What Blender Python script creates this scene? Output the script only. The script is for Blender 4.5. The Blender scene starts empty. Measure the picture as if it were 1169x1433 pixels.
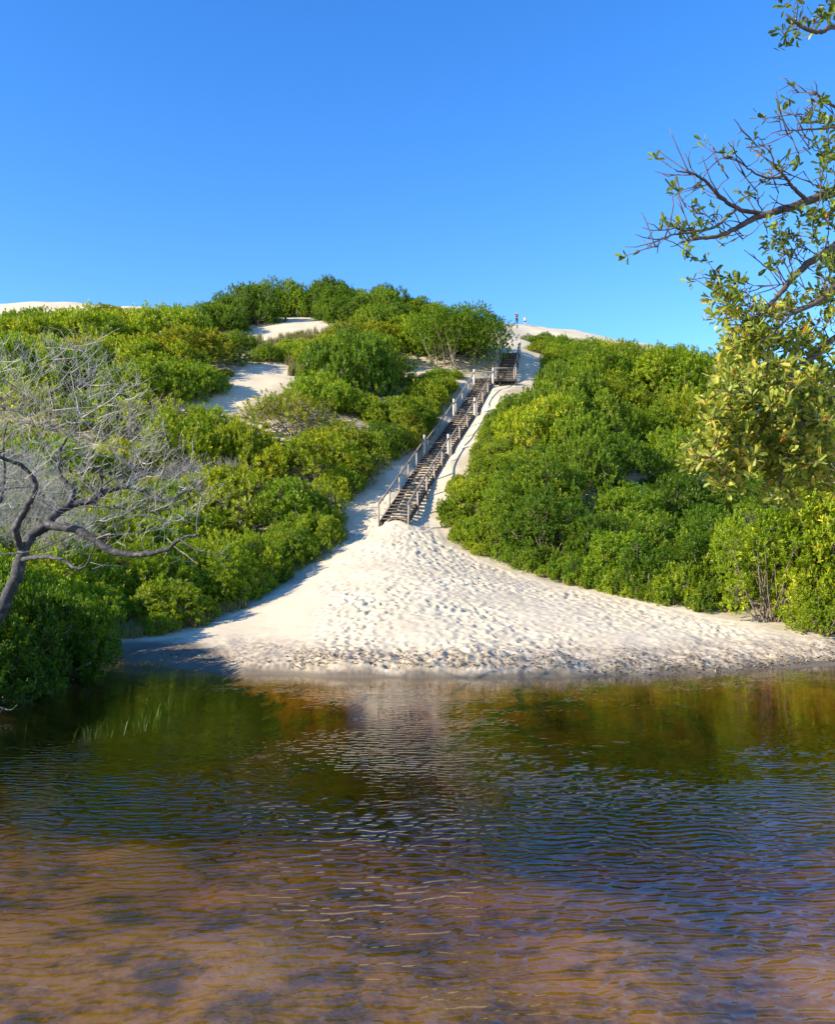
import bpy, math, random
import numpy as np
from mathutils import Vector

# ------------------------------------------------------------------ camera, sky, sun, exposure
sc = bpy.context.scene
COL = sc.collection
CAM_Z = 3.0
FPX = 1169.0                       # focal length in photo pixels (photo 1169 x 1433)
HORIZON = 785.0
PITCH = math.atan((HORIZON - 716.5) / FPX)

cam_d = bpy.data.cameras.new('camera')
cam = bpy.data.objects.new('camera', cam_d)
COL.objects.link(cam)
cam.location = (0, 0, CAM_Z)
cam.rotation_euler = (math.pi / 2 + PITCH, 0, 0)
cam_d.sensor_fit = 'HORIZONTAL'
cam_d.sensor_width = 36.0
cam_d.lens = 36.0 * FPX / 1169.0
cam_d.clip_start = 0.1
cam_d.clip_end = 2000
sc.camera = cam

SUN_EL = math.radians(25)
SUN_AZ = math.radians(-117)         # clockwise from +Y: the sun stands to the left
sun_dir = Vector((math.sin(SUN_AZ) * math.cos(SUN_EL), math.cos(SUN_AZ) * math.cos(SUN_EL), math.sin(SUN_EL)))
w = bpy.data.worlds.new('World')
sc.world = w
w.use_nodes = True
wn = w.node_tree.nodes
wl = w.node_tree.links
bg = wn['Background']
sky = wn.new('ShaderNodeTexSky')
sky.sky_type = 'NISHITA'
sky.sun_disc = False
sky.sun_elevation = SUN_EL
sky.sun_rotation = SUN_AZ
sky.altitude = 0
sky.air_density = 1.0
sky.dust_density = 0.05
sky.ozone_density = 3.0
hs = wn.new('ShaderNodeHueSaturation')
hs.inputs['Saturation'].default_value = 1.31
hs.inputs['Hue'].default_value = 0.511
hs.inputs['Value'].default_value = 1.0
wl.new(sky.outputs[0], hs.inputs['Color'])
wl.new(hs.outputs[0], bg.inputs['Color'])
bg.inputs['Strength'].default_value = 0.15

sun_l = bpy.data.lights.new('sun', 'SUN')
sun_l.energy = 4.6
sun_l.angle = math.radians(0.5)
sun_l.color = (1.0, 0.87, 0.66)
sun_o = bpy.data.objects.new('sun', sun_l)
COL.objects.link(sun_o)
sun_o.rotation_euler = sun_dir.to_track_quat('Z', 'Y').to_euler()

sc.view_settings.view_transform = 'Standard'
sc.view_settings.look = 'None'
sc.view_settings.gamma = 1.0
sc.view_settings.use_curve_mapping = False
sc.view_settings.exposure = 1.2
sc.render.engine = 'CYCLES'
cy = sc.cycles
cy.max_bounces = 7
cy.diffuse_bounces = 3
cy.glossy_bounces = 3
cy.transmission_bounces = 5
cy.transparent_max_bounces = 8
cy.caustics_reflective = False
cy.caustics_refractive = False
cy.use_denoising = True
cy.sample_clamp_indirect = 6.0

rng = np.random.default_rng(7)
random.seed(7)

# ------------------------------------------------------------------ helpers
CP, SP = math.cos(PITCH), math.sin(PITCH)

def ray(px, py):
    a = (px - 584.5) / FPX
    b = -(py - 716.5) / FPX
    return np.array((a, CP - b * SP, SP + b * CP))

def at(px, py, Y):
    d = ray(px, py)
    return np.array((0, 0, CAM_Z)) + d * (Y / d[1])

def proj(p):
    x, y, z = p[0], p[1], p[2] - CAM_Z
    f = y * CP + z * SP
    u = -y * SP + z * CP
    return 584.5 + FPX * x / f, 716.5 - FPX * u / f

def inpoly(x, y, poly):
    c = False
    n = len(poly)
    j = n - 1
    for i in range(n):
        xi, yi = poly[i]
        xj, yj = poly[j]
        if (yi > y) != (yj > y) and x < (xj - xi) * (y - yi) / (yj - yi) + xi:
            c = not c
        j = i
    return c

def inpoly_np(x, y, poly):
    c = np.zeros(x.shape, bool)
    n = len(poly)
    j = n - 1
    for i in range(n):
        xi, yi = poly[i]
        xj, yj = poly[j]
        t = ((yi > y) != (yj > y)) & (x < (xj - xi) * (y - yi) / (yj - yi + 1e-12) + xi)
        c ^= t
        j = i
    return c

def polydist_np(x, y, poly):
    d = np.full(x.shape, 1e9)
    n = len(poly)
    for i in range(n):
        ax, ay = poly[i]
        bx, by = poly[(i + 1) % n]
        vx, vy = bx - ax, by - ay
        t = np.clip(((x - ax) * vx + (y - ay) * vy) / (vx * vx + vy * vy + 1e-12), 0, 1)
        d = np.minimum(d, np.hypot(x - ax - t * vx, y - ay - t * vy))
    return d

_perm = np.random.default_rng(3).random((256, 256))

def vnoise(x, y):
    xi = np.floor(x).astype(int)
    yi = np.floor(y).astype(int)
    fx = x - xi
    fy = y - yi
    fx = fx * fx * (3 - 2 * fx)
    fy = fy * fy * (3 - 2 * fy)
    g = lambda a, b: _perm[a & 255, b & 255]
    return ((g(xi, yi) * (1 - fx) + g(xi + 1, yi) * fx) * (1 - fy) + (g(xi, yi + 1) * (1 - fx) + g(xi + 1, yi + 1) * fx) * fy) * 2 - 1

def fbm(x, y, o=4):
    s = 0
    a = 1.0
    for k in range(o):
        s = s + a * vnoise(x * 2 ** k + 17.3 * k, y * 2 ** k + 9.1 * k)
        a *= 0.5
    return s

def norm(a):
    return a / (np.linalg.norm(a, axis=-1, keepdims=True) + 1e-12)

def mesh_np(name, V, F4=None, F3=None, attrs=None, smooth=False):
    me = bpy.data.meshes.new(name)
    V = np.asarray(V, np.float32)
    parts = []
    starts = []
    pos = 0
    if F4 is not None and len(F4):
        F4 = np.asarray(F4, np.int32)
        parts.append(F4.ravel())
        starts.append(np.arange(len(F4)) * 4)
        pos = F4.size
    if F3 is not None and len(F3):
        F3 = np.asarray(F3, np.int32)
        parts.append(F3.ravel())
        starts.append(pos + np.arange(len(F3)) * 3)
    li = np.concatenate(parts)
    ls = np.concatenate(starts).astype(np.int32)
    me.vertices.add(len(V))
    me.vertices.foreach_set('co', V.ravel())
    me.loops.add(len(li))
    me.loops.foreach_set('vertex_index', li)
    me.polygons.add(len(ls))
    me.polygons.foreach_set('loop_start', ls)
    for k, v in (attrs or {}).items():
        at_ = me.attributes.new(k, 'FLOAT', 'POINT')
        at_.data.foreach_set('value', np.asarray(v, np.float32))
    me.update(calc_edges=True)
    me.polygons.foreach_set('use_smooth', np.full(len(ls), smooth))
    return me

class MB:
    """collects vertices and faces of one mesh"""
    def __init__(self):
        self.v, self.q, self.t, self.n = [], [], [], 0
    def add(self, V, q=None, t=None):
        V = np.asarray(V, float)
        if q is not None and len(q): self.q.append(np.asarray(q) + self.n)
        if t is not None and len(t): self.t.append(np.asarray(t) + self.n)
        self.v.append(V)
        self.n += len(V)
    def box(self, c, s, R=None):
        sx, sy, sz = np.asarray(s) / 2
        P = np.array([[x, y, z] for x in (-sx, sx) for y in (-sy, sy) for z in (-sz, sz)])
        if R is not None: P = P @ np.asarray(R).T
        self.add(P + np.asarray(c), q=[(0, 1, 3, 2), (4, 6, 7, 5), (0, 4, 5, 1), (2, 3, 7, 6), (0, 2, 6, 4), (1, 5, 7, 3)])
    def tube(self, P, r, n=6, cap=True):
        P = np.asarray(P, float)
        k = len(P)
        r = np.broadcast_to(np.asarray(r, float), (k,))
        T = np.gradient(P, axis=0)
        T = norm(T)
        ref = np.array((0.31, 0.87, 0.38)) if abs(T[0] @ np.array((0.31, 0.87, 0.38))) < .95 else np.array((1., 0, 0))
        U = norm(np.cross(T, ref))
        W = np.cross(T, U)
        a = np.arange(n) * 2 * math.pi / n
        V = P[:, None] + (U[:, None] * np.cos(a)[None, :, None] + W[:, None] * np.sin(a)[None, :, None]) * r[:, None, None]
        i = np.arange(k - 1)[:, None] * n
        j = np.arange(n)[None]
        j2 = (j + 1) % n
        q = np.stack([i + j, i + j2, i + n + j2, i + n + j], -1).reshape(-1, 4)
        V = V.reshape(-1, 3)
        tr = None
        if cap:
            V = np.concatenate([V, P[:1], P[-1:]])
            e = k * n
            b = (k - 1) * n
            tr = [(e, (x + 1) % n, x) for x in range(n)] + [(e + 1, b + x, b + (x + 1) % n) for x in range(n)]
        self.add(V, q=q, t=tr)
    def mesh(self, name, smooth=False, attrs=None):
        return mesh_np(name, np.concatenate(self.v), np.concatenate(self.q) if self.q else None, np.concatenate(self.t) if self.t else None, attrs, smooth)

def link(name, me, mat=None, parent=None, loc=None):
    o = bpy.data.objects.new(name, me)
    COL.objects.link(o)
    if me is not None and mat is not None and not me.materials:
        me.materials.append(mat)
    if parent is not None: o.parent = parent
    if loc is not None: o.location = [float(v) for v in loc]
    return o

def tag(o, label=None, cat=None, group=None, kind=None):
    if label: o['label'] = label
    if cat: o['category'] = cat
    if group: o['group'] = group
    if kind: o['kind'] = kind
    return o

# ------------------------------------------------------------------ materials
def nmat(name):
    m = bpy.data.materials.new(name)
    m.use_nodes = True
    nt = m.node_tree
    nt.nodes.clear()
    out = nt.nodes.new('ShaderNodeOutputMaterial')
    return m, nt, nt.nodes.new, nt.links.new, out

def ramp(N, pts, interp='LINEAR'):
    r = N('ShaderNodeValToRGB')
    e = r.color_ramp.elements
    r.color_ramp.interpolation = interp
    e[0].position, e[0].color = pts[0][0], (*pts[0][1], 1)
    e[1].position, e[1].color = pts[-1][0], (*pts[-1][1], 1)
    for p, c in pts[1:-1]:
        x = e.new(p)
        x.color = (*c, 1)
    return r

def leaf_material(name, pts, transl=0.48, rough=0.4, tr_col=(1.5, 1.35, 0.35)):
    m, nt, N, L, out = nmat(name)
    a = N('ShaderNodeAttribute'); a.attribute_name = 'rnd'
    r = ramp(N, pts)
    L(a.outputs['Fac'], r.inputs[0])
    oi = N('ShaderNodeObjectInfo')
    mul = N('ShaderNodeMix'); mul.data_type = 'RGBA'; mul.blend_type = 'MULTIPLY'; mul.inputs[0].default_value = 1
    L(r.outputs[0], mul.inputs[6]); L(oi.outputs['Color'], mul.inputs[7])
    p = N('ShaderNodeBsdfPrincipled')
    L(mul.outputs[2], p.inputs['Base Color'])
    p.inputs['Roughness'].default_value = rough
    p.inputs['Specular IOR Level'].default_value = 0.3
    tm = N('ShaderNodeMix'); tm.data_type = 'RGBA'; tm.blend_type = 'MULTIPLY'; tm.inputs[0].default_value = 1
    L(mul.outputs[2], tm.inputs[6]); tm.inputs[7].default_value = (*tr_col, 1)
    tr = N('ShaderNodeBsdfTranslucent')
    L(tm.outputs[2], tr.inputs['Color'])
    mx = N('ShaderNodeMixShader'); mx.inputs[0].default_value = transl
    L(p.outputs[0], mx.inputs[1]); L(tr.outputs[0], mx.inputs[2])
    L(mx.outputs[0], out.inputs[0])
    return m

G_DK, G_MD, G_LT, G_YL = (0.04, 0.105, 0.010), (0.135, 0.23, 0.016), (0.28, 0.36, 0.026), (0.44, 0.45, 0.04)
M_LEAF = leaf_material('shrub_leaf', [(0, G_DK), (0.4, G_MD), (0.78, G_LT), (0.97, G_YL), (1.0, (0.26, 0.17, 0.05))])
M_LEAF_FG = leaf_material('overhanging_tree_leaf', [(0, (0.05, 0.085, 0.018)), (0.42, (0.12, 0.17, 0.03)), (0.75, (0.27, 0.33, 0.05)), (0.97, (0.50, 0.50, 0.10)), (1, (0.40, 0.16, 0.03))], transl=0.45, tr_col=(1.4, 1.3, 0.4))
M_GRASS = leaf_material('dune_grass', [(0, (0.09, 0.12, 0.03)), (0.5, (0.19, 0.19, 0.06)), (1, (0.33, 0.27, 0.12))], transl=0.3, rough=0.6, tr_col=(1.2, 1.1, 0.6))

def wood_material(name, c1, c2, c3, scale=6.0, rough=0.85, bump=0.4, stretch=(1, 1, 1)):
    m, nt, N, L, out = nmat(name)
    tc = N('ShaderNodeTexCoord')
    mp = N('ShaderNodeMapping'); mp.inputs['Scale'].default_value = stretch
    L(tc.outputs['Object'], mp.inputs[0])
    n1 = N('ShaderNodeTexNoise'); n1.inputs['Scale'].default_value = scale; n1.inputs['Detail'].default_value = 6; n1.inputs['Roughness'].default_value = 0.65
    L(mp.outputs[0], n1.inputs[0])
    r = ramp(N, [(0.3, c1), (0.52, c2), (0.72, c3)])
    L(n1.outputs[0], r.inputs[0])
    p = N('ShaderNodeBsdfPrincipled')
    L(r.outputs[0], p.inputs['Base Color'])
    p.inputs['Roughness'].default_value = rough
    b = N('ShaderNodeBump'); b.inputs['Strength'].default_value = bump; b.inputs['Distance'].default_value = 0.02
    L(n1.outputs[0], b.inputs['Height']); L(b.outputs[0], p.inputs['Normal'])
    L(p.outputs[0], out.inputs[0])
    return m

M_BARK = wood_material('shrub_bark', (0.06, 0.045, 0.03), (0.16, 0.125, 0.09), (0.30, 0.26, 0.2))
M_BARK_PALE = wood_material('pale_stem_bark', (0.14, 0.11, 0.085), (0.28, 0.24, 0.19), (0.42, 0.38, 0.32))
M_DEAD = wood_material('grey_dead_bark', (0.015, 0.015, 0.016), (0.04, 0.04, 0.042), (0.17, 0.17, 0.175), scale=9, bump=0.8)
M_DEADTWIG = wood_material('grey_dead_twig', (0.15, 0.14, 0.135), (0.28, 0.265, 0.25), (0.44, 0.42, 0.4), scale=3)
M_FGBARK = wood_material('overhanging_tree_bark', (0.03, 0.022, 0.018), (0.085, 0.062, 0.05), (0.2, 0.15, 0.12), scale=9)
M_POST = wood_material('weathered_post_wood', (0.16, 0.13, 0.11), (0.28, 0.24, 0.2), (0.42, 0.38, 0.33), scale=5, stretch=(3, 3, .6))
M_NEWEL = wood_material('pale_newel_wood', (0.32, 0.29, 0.25), (0.45, 0.42, 0.37), (0.58, 0.55, 0.5), scale=5, stretch=(3, 3, .6))
M_RAIL = wood_material('weathered_rail_wood', (0.12, 0.095, 0.08), (0.22, 0.18, 0.15), (0.34, 0.29, 0.25), scale=5)
M_TREAD = wood_material('dark_tread_wood', (0.05, 0.04, 0.036), (0.11, 0.09, 0.08), (0.2, 0.17, 0.15), scale=4, stretch=(.5, 4, 4))
M_STRING = wood_material('dark_stringer_wood', (0.03, 0.023, 0.02), (0.06, 0.048, 0.04), (0.1, 0.085, 0.075), scale=4)

def plain(name, c, rough=0.8):
    m, nt, N, L, out = nmat(name)
    p = N('ShaderNodeBsdfPrincipled')
    tc = N('ShaderNodeTexCoord')
    n1 = N('ShaderNodeTexNoise'); n1.inputs['Scale'].default_value = 8
    L(tc.outputs['Object'], n1.inputs[0])
    r = ramp(N, [(0.3, tuple(v * .8 for v in c)), (0.7, tuple(min(1, v * 1.2) for v in c))])
    L(n1.outputs[0], r.inputs[0]); L(r.outputs[0], p.inputs['Base Color'])
    p.inputs['Roughness'].default_value = rough
    L(p.outputs[0], out.inputs[0])
    return m

# ------------------------------------------------------------------ terrain
ctrl = []
def cp(px, py, Y): ctrl.append(at(px, py, Y))
def cw(x, y, z): ctrl.append(np.array((x, y, z), float))

# pond bed
for x in (-14, -7, 0, 7, 14):
    cw(x, -25, -0.5 if abs(x) < 9 else 0.6)
for x, y, z in ((-5, 0, -.4), (0, 0, -.4), (5, 0, -.4), (-4.5, 4, -.36), (0, 4, -.36), (4.5, 4, -.36), (-3.5, 6.5, -.46), (0.5, 6.5, -.46), (3.5, 6.5, -.5), (-3, 8.6, -.44), (-.5, 8.2, -.50), (3.5, 8.5, -.72), (-3.5, 10.4, -.66), (0.5, 10.4, -.82), (4.5, 10.4, -1.0),
                (-5, 12.5, -.95), (0, 13, -1.25), (5, 12.8, -1.4), (-6, 16, -1.6), (0, 16, -1.8), (6, 16, -1.8), (-6.5, 19.5, -1.2), (-2, 19, -1.5), (4, 19, -1.5), (9, 19.8, -1.3), (-3.5, 21.3, -.8), (0, 21.0, -.8), (4, 21.0, -.8), (8, 21.4, -.8),
                (-7.6, 21.5, -.55)):
    cw(x, y, z)
# left bank
for y in (6, 11, 16, 20, 24):
    cw(-8.9, y, -0.1); cw(-10.4, y, .5); cw(-14, y, 1.0); cw(-22, y, 1.6)
# right bank
for y in (6, 10, 14, 18, 22):
    cw(.52 * y + 2.3, y, -.1); cw(.52 * y + 4.2, y, .6); cw(.52 * y + 10, y, 1.2)
# shoreline
cp(190, 910, 26.2); cp(240, 920, 25.2); cp(300, 927, 24.2)
for px, py in ((175, 917), (240, 931), (340, 941), (450, 945), (580, 946), (700, 946), (800, 945), (900, 942), (1000, 938), (1100, 932), (1169, 928)):
    cp(px, py, CAM_Z * FPX / (py - HORIZON))
# sand fan
for p in ((530, 737, 45), (600, 737, 45.5), (560, 760, 41.5), (560, 800, 35), (560, 840, 30), (560, 880, 26), (560, 915, 23.6),
          (480, 775, 41), (468, 800, 37), (452, 840, 31.5), (437, 880, 27.5), (426, 908, 24.9),
          (400, 815, 38.6), (340, 855, 33), (280, 880, 29.5), (220, 895, 27.8), (170, 905, 26.9),
          (620, 760, 43), (700, 795, 40), (800, 822, 36.5), (900, 845, 33), (1000, 868, 30), (1100, 881, 28.6), (1169, 890, 28), (1300, 904, 27.5),
          (700, 850, 30), (800, 880, 27), (1000, 900, 26.2), (800, 918, 24), (1000, 918, 24.5), (1150, 910, 26)):
    cp(*p)
# stair line and the dune above it
for p in ((550, 727, 45), (611, 636, 56), (650, 583, 64), (680, 539, 72), (713, 533, 74.5), (718, 496, 82), (505, 700, 48.5), (745, 530, 77), (735, 480, 93), (728, 455, 115),
          (800, 462, 117), (870, 478, 118), (1000, 502, 118), (1169, 528, 116)):
    cp(*p)
# left hill
for p in ((300, 848, 34), (340, 540, 64), (400, 458, 90), (450, 446, 101), (590, 446, 98), (640, 478, 88), (0, 429, 127), (180, 430, 124), (90, 452, 106), (0, 565, 60), (150, 560, 61), (500, 480, 84), (480, 600, 58)):
    cp(*p)
for p in ((-12, 36, 1.7), (-16, 30, 1.0), (-22, 38, 3), (-30, 45, 6.2), (-50, 100, 30), (-55, 70, 18), (-30, 80, 23), (-60, 50, 8), (-70, 125, 40),
          (8, 50, 8.4), (10.5, 60, 13.4), (14, 40, 2.6), (19, 46, 4.2), (23, 56, 8.6), (31, 42, 6.0), (16, 32, 1.3), (22, 30, 1.4), (13, 70, 17.6), (26, 70, 15.6), (42, 66, 14), (17, 95, 26.5), (32, 95, 25.5), (48, 95, 24), (60, 60, 10), (75, 110, 27), (70, 40, 5)):
    cw(*p)
for x in (-140, -90, -45, 0, 45, 90, 140):
    cw(x, 160, 35 - abs(x) * .03); cw(x, 230, 26); cw(x, 400, 12)
for x in (-120, 120):
    cw(x, 100, 24); cw(x, 50, 8); cw(x, 10, 2)
ctrl = np.array(ctrl)

def tps_fit(P):
    n = len(P)
    d2 = ((P[:, None, :2] - P[None, :, :2]) ** 2).sum(-1)
    K = .5 * d2 * np.log(d2 + 1e-9)
    K[np.arange(n), np.arange(n)] = 0.02
    Q = np.concatenate([np.ones((n, 1)), P[:, :2]], 1)
    A = np.block([[K, Q], [Q.T, np.zeros((3, 3))]])
    s = np.linalg.solve(A, np.concatenate([P[:, 2], np.zeros(3)]))
    return s[:n], s[n:]
TW, TA = tps_fit(ctrl)

def gz_np(x, y):
    x = np.asarray(x, float).ravel(); y = np.asarray(y, float).ravel()
    out = np.empty(len(x))
    for i in range(0, len(x), 40000):
        a, b = x[i:i + 40000], y[i:i + 40000]
        d2 = (a[:, None] - ctrl[None, :, 0]) ** 2 + (b[:, None] - ctrl[None, :, 1]) ** 2
        out[i:i + 40000] = (.5 * d2 * np.log(d2 + 1e-9)) @ TW + TA[0] + TA[1] * a + TA[2] * b
    return out

def gz(x, y):
    return float(gz_np([x], [y])[0])

def hit(px, py, y0=20.0, y1=130.0):
    """where the view ray through a photo pixel meets the ground"""
    d = ray(px, py)
    Y = np.arange(y0, y1, 0.25)
    X = d[0] / d[1] * Y
    Z = CAM_Z + d[2] / d[1] * Y
    g = gz_np(X, Y)
    k = np.nonzero(g >= Z)[0]
    i = k[0] if len(k) else len(Y) - 1
    return np.array((X[i], Y[i], g[i]))

# stair line: flights in order, foot to top
S0 = at(550, 727, 45)
FL = [(at(551, 728, 45), at(611, 634, 56)), (at(615, 631, 56.7), at(650, 580, 64)), (at(653, 577, 64.7), at(677, 536, 72))]
FL4 = (at(707, 532, 74.3), at(716, 494, 81.5))
SW = 1.42

# plan outlines of bare sand, taken from ground points
LEFT_EDGE = [(160, 905), (220, 893), (280, 878), (340, 853), (400, 815), (478, 766), (490, 742), (488, 716), (512, 692), (545, 664)]
RIGHT_EDGE = [(1400, 905), (1169, 889), (1100, 880), (1000, 866), (900, 843), (800, 821), (700, 794), (622, 758), (606, 716)]
path_px = [(603, 690, 49.5), (645, 650, 55), (664, 604, 61.5), (680, 560, 68.5), (712, 540, 74), (750, 532, 77), (742, 505, 84), (738, 476, 96)]
def plan(p): h = hit(*p); return (h[0], h[1])
SAND = [plan(p) for p in LEFT_EDGE] + [(-.1, 54.5), (0.9, 57), (2.2, 62), (4.1, 70), (4.3, 74), (7.5, 77), (8.4, 84), (10.5, 96), (12.5, 104), (8, 130), (70, 130), (45, 116.5), (28, 113), (17, 104), (13.2, 96)] + \
       [(x, y) for x, y in ((12.6, 84), (11.3, 77), (8.9, 74), (6.9, 69), (4.8, 62), (3.3, 55.5), (1.3, 50))] + [plan(p) for p in RIGHT_EDGE[::-1]] + [(24, 24), (12, 21), (-9, 21), (-12, 25)]
PATCH1_PX = [(262, 572), (275, 556), (318, 545), (344, 512), (372, 510), (400, 522), (398, 536), (375, 548), (330, 568)]
PATCH2_PX = [(352, 472), (366, 452), (400, 446), (458, 443), (470, 455), (420, 470), (375, 478)]
PATCH1 = [plan(p) for p in PATCH1_PX]
PATCH2 = [plan(p) for p in PATCH2_PX]

# grid
ys = [-25.0]
while ys[-1] < 400:
    y = ys[-1]
    ys.append(y + (1.2 if y < 4 else .3 if y < 20.6 else .06 if y < 36 else .11 if y < 50 else .3 if y < 80 else .5 if y < 128 else 8))
ys = np.array(ys)
tt = np.concatenate([np.linspace(-1.7, -.62, 26)[:-1], np.linspace(-.62, -.36, 60)[:-1], np.linspace(-.36, .56, 490)[:-1], np.linspace(.56, .7, 30)[:-1], np.linspace(.7, 1.7, 24)])
GY, GT = np.meshgrid(ys, tt, indexing='ij')
GX = GT * np.maximum(GY, 14.0)
nr, nc = GX.shape
GZ = gz_np(GX, GY).reshape(nr, nc)
fx, fy = GX.ravel(), GY.ravel()
ins = inpoly_np(fx, fy, SAND)
dS = polydist_np(fx, fy, SAND)
sd = np.where(ins, dS, -dS)                       # positive inside bare sand
for P in (PATCH1, PATCH2):
    i2 = inpoly_np(fx, fy, P); d2 = polydist_np(fx, fy, P)
    sd = np.maximum(sd, np.where(i2, d2, -d2))
sd = sd.reshape(nr, nc)
litter = np.clip((.3 - sd + .5 * fbm(GX * .8, GY * .8, 3)) / 1.2, 0, 1)
litter[(GY > 117) | (GZ > 36.5)] *= 0.0
litter[GZ < 0.05] = 0
litter *= np.clip(.62 + .5 * fbm(GX * .5 + 4, GY * .5, 3), .25, .9)
H = GZ.copy()
H += np.where(GY > 50, .25, .05) * fbm(GX * .15, GY * .15, 3) * np.clip((GY - 24) / 12, 0, 1)
# smooth slip face on the left of the fan: no footprints there
ridge = [(480, 770), (468, 800), (452, 840), (437, 880), (424, 908)]
rp = np.array([hit(*p)[:2] for p in ridge])
ridge_x = np.interp(GY, rp[::-1, 1], rp[::-1, 0])
trod = np.clip((GX - ridge_x + .35 + .5 * vnoise(GX * .9, GY * .9)) / .9, 0, 1)
trod *= np.clip(sd / .5, 0, 1) * np.clip((GZ - .04) / .15, 0, 1) * (GY < 52)
face = np.clip(1 - trod, 0, 1) * (sd > 0) * (GY < 46) * (GZ > .1)
H += face * (.02 * vnoise(GX * 1.2 + GY * .35, GY * .22))
# trampled foot prints pressed into the fan and up to the stair foot
D = np.zeros_like(H)
r2 = np.random.default_rng(11)
nf = 15000
FYs = r2.uniform(22.3, 50, nf); FXs = r2.uniform(-9, 19, nf)
Lw = np.arctan2(FXs - FXs * .55, 14.0)
for k in range(nf):
    x, y = FXs[k], FYs[k]
    i0, i1 = np.searchsorted(ys, (y - .42, y + .42))
    ym = max(y, 14)
    j0, j1 = np.searchsorted(tt, ((x - .42) / ym, (x + .42) / ym))
    if j1 - j0 < 3 or trod[min((i0 + i1) // 2, nr - 1), min((j0 + j1) // 2, nc - 1)] < .2: continue
    X, Y = GX[i0:i1, j0:j1] - x, GY[i0:i1, j0:j1] - y
    an = r2.normal(0, .55) + (x * .03)
    c, s = math.cos(an), math.sin(an)
    sz_ = r2.uniform(.65, 1.2); u = (X * c + Y * s) / (r2.uniform(.09, .13) * sz_); v = (-X * s + Y * c) / (r2.uniform(.13, .22) * sz_)
    q = np.sqrt(u * u + v * v)
    dep = r2.uniform(.024, .078)
    prof = -dep * np.exp(-q ** 2.6) + dep * .22 * np.exp(-((q - 1.5) / .4) ** 2)
    D[i0:i1, j0:j1] = D[i0:i1, j0:j1] * (1 - .75 * np.exp(-(q / 1.1) ** 4)) + prof
D = np.clip(D, -.09, .04) * np.clip(.8 + .75 * vnoise(GX * .5, GY * .35), .2, 1.3) + .022 * fbm(GX * 1.3, GY * 1.3, 3)
H += D * trod
# broken clods along the water's edge
edge = np.clip((GZ - .02) / .08, 0, 1) * np.clip((.62 - GZ) / .22, 0, 1) * (GY < 30) * (GY > 20) * (np.abs(GX - 4) < 16)
edge *= np.where(GX < -5.2, np.clip(1 - (-5.2 - GX) / 3, .25, 1), 1)
cl = np.abs(vnoise(GX * 5.2, GY * 3.4)) * .6 + np.abs(vnoise(GX * 11 + 3, GY * 9)) * .4
H += edge * (.055 * cl - .02 + .05 * vnoise(GX * 1.3, GY * 1.3) + .02 * vnoise(GX * 19, GY * 12))
H += np.clip((.45 - GZ) / .2, 0, 1) * np.clip(GZ / .06, 0, 1) * 0.02 * (GY < 30)
H += (.012 * fbm(GX * 2.2, GY * 2.2, 3)) * np.clip(GZ / .1, 0, 1) * (GY < 60)
H += np.where(GZ < -.1, np.clip((-GZ - .1) / .3, 0, 1) * (.13 * fbm(GX * .45, GY * .45, 3)), 0)

# the sand lies a little below the stair treads
for (a, b) in FL + [FL4, (FL[2][1], FL4[0])]:
    d_ = b - a
    t_ = np.clip(((GX - a[0]) * d_[0] + (GY - a[1]) * d_[1]) / (d_[0] ** 2 + d_[1] ** 2), 0, 1)
    ds_ = np.hypot(GX - a[0] - t_ * d_[0], GY - a[1] - t_ * d_[1])
    zt_ = a[2] + t_ * d_[2] - .24 + np.clip(ds_ - 1.0, 0, 9) * .75 + np.clip(.12 - t_, 0, 1) * 1.6
    H = np.where(ds_ < 2.6, np.minimum(H, zt_), H)
idx = np.arange(nr * nc).reshape(nr, nc)
Q = np.stack([idx[:-1, :-1], idx[:-1, 1:], idx[1:, 1:], idx[1:, :-1]], -1).reshape(-1, 4)
wet = np.clip((.17 + .05 * vnoise(GX * 1.5, GY * 1.5) + .28 * np.clip((-5.3 - GX) / 1.5, 0, 1) - GZ) / .13, 0, 1)
me = mesh_np('dune_terrain', np.stack([GX, GY, H], -1).reshape(-1, 3), Q, attrs={'litter': litter.ravel(), 'wet': wet.ravel(), 'clod': edge.ravel(), 'bed': np.clip((-GZ - .05) / .4, 0, 1).ravel()}, smooth=True)

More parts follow.
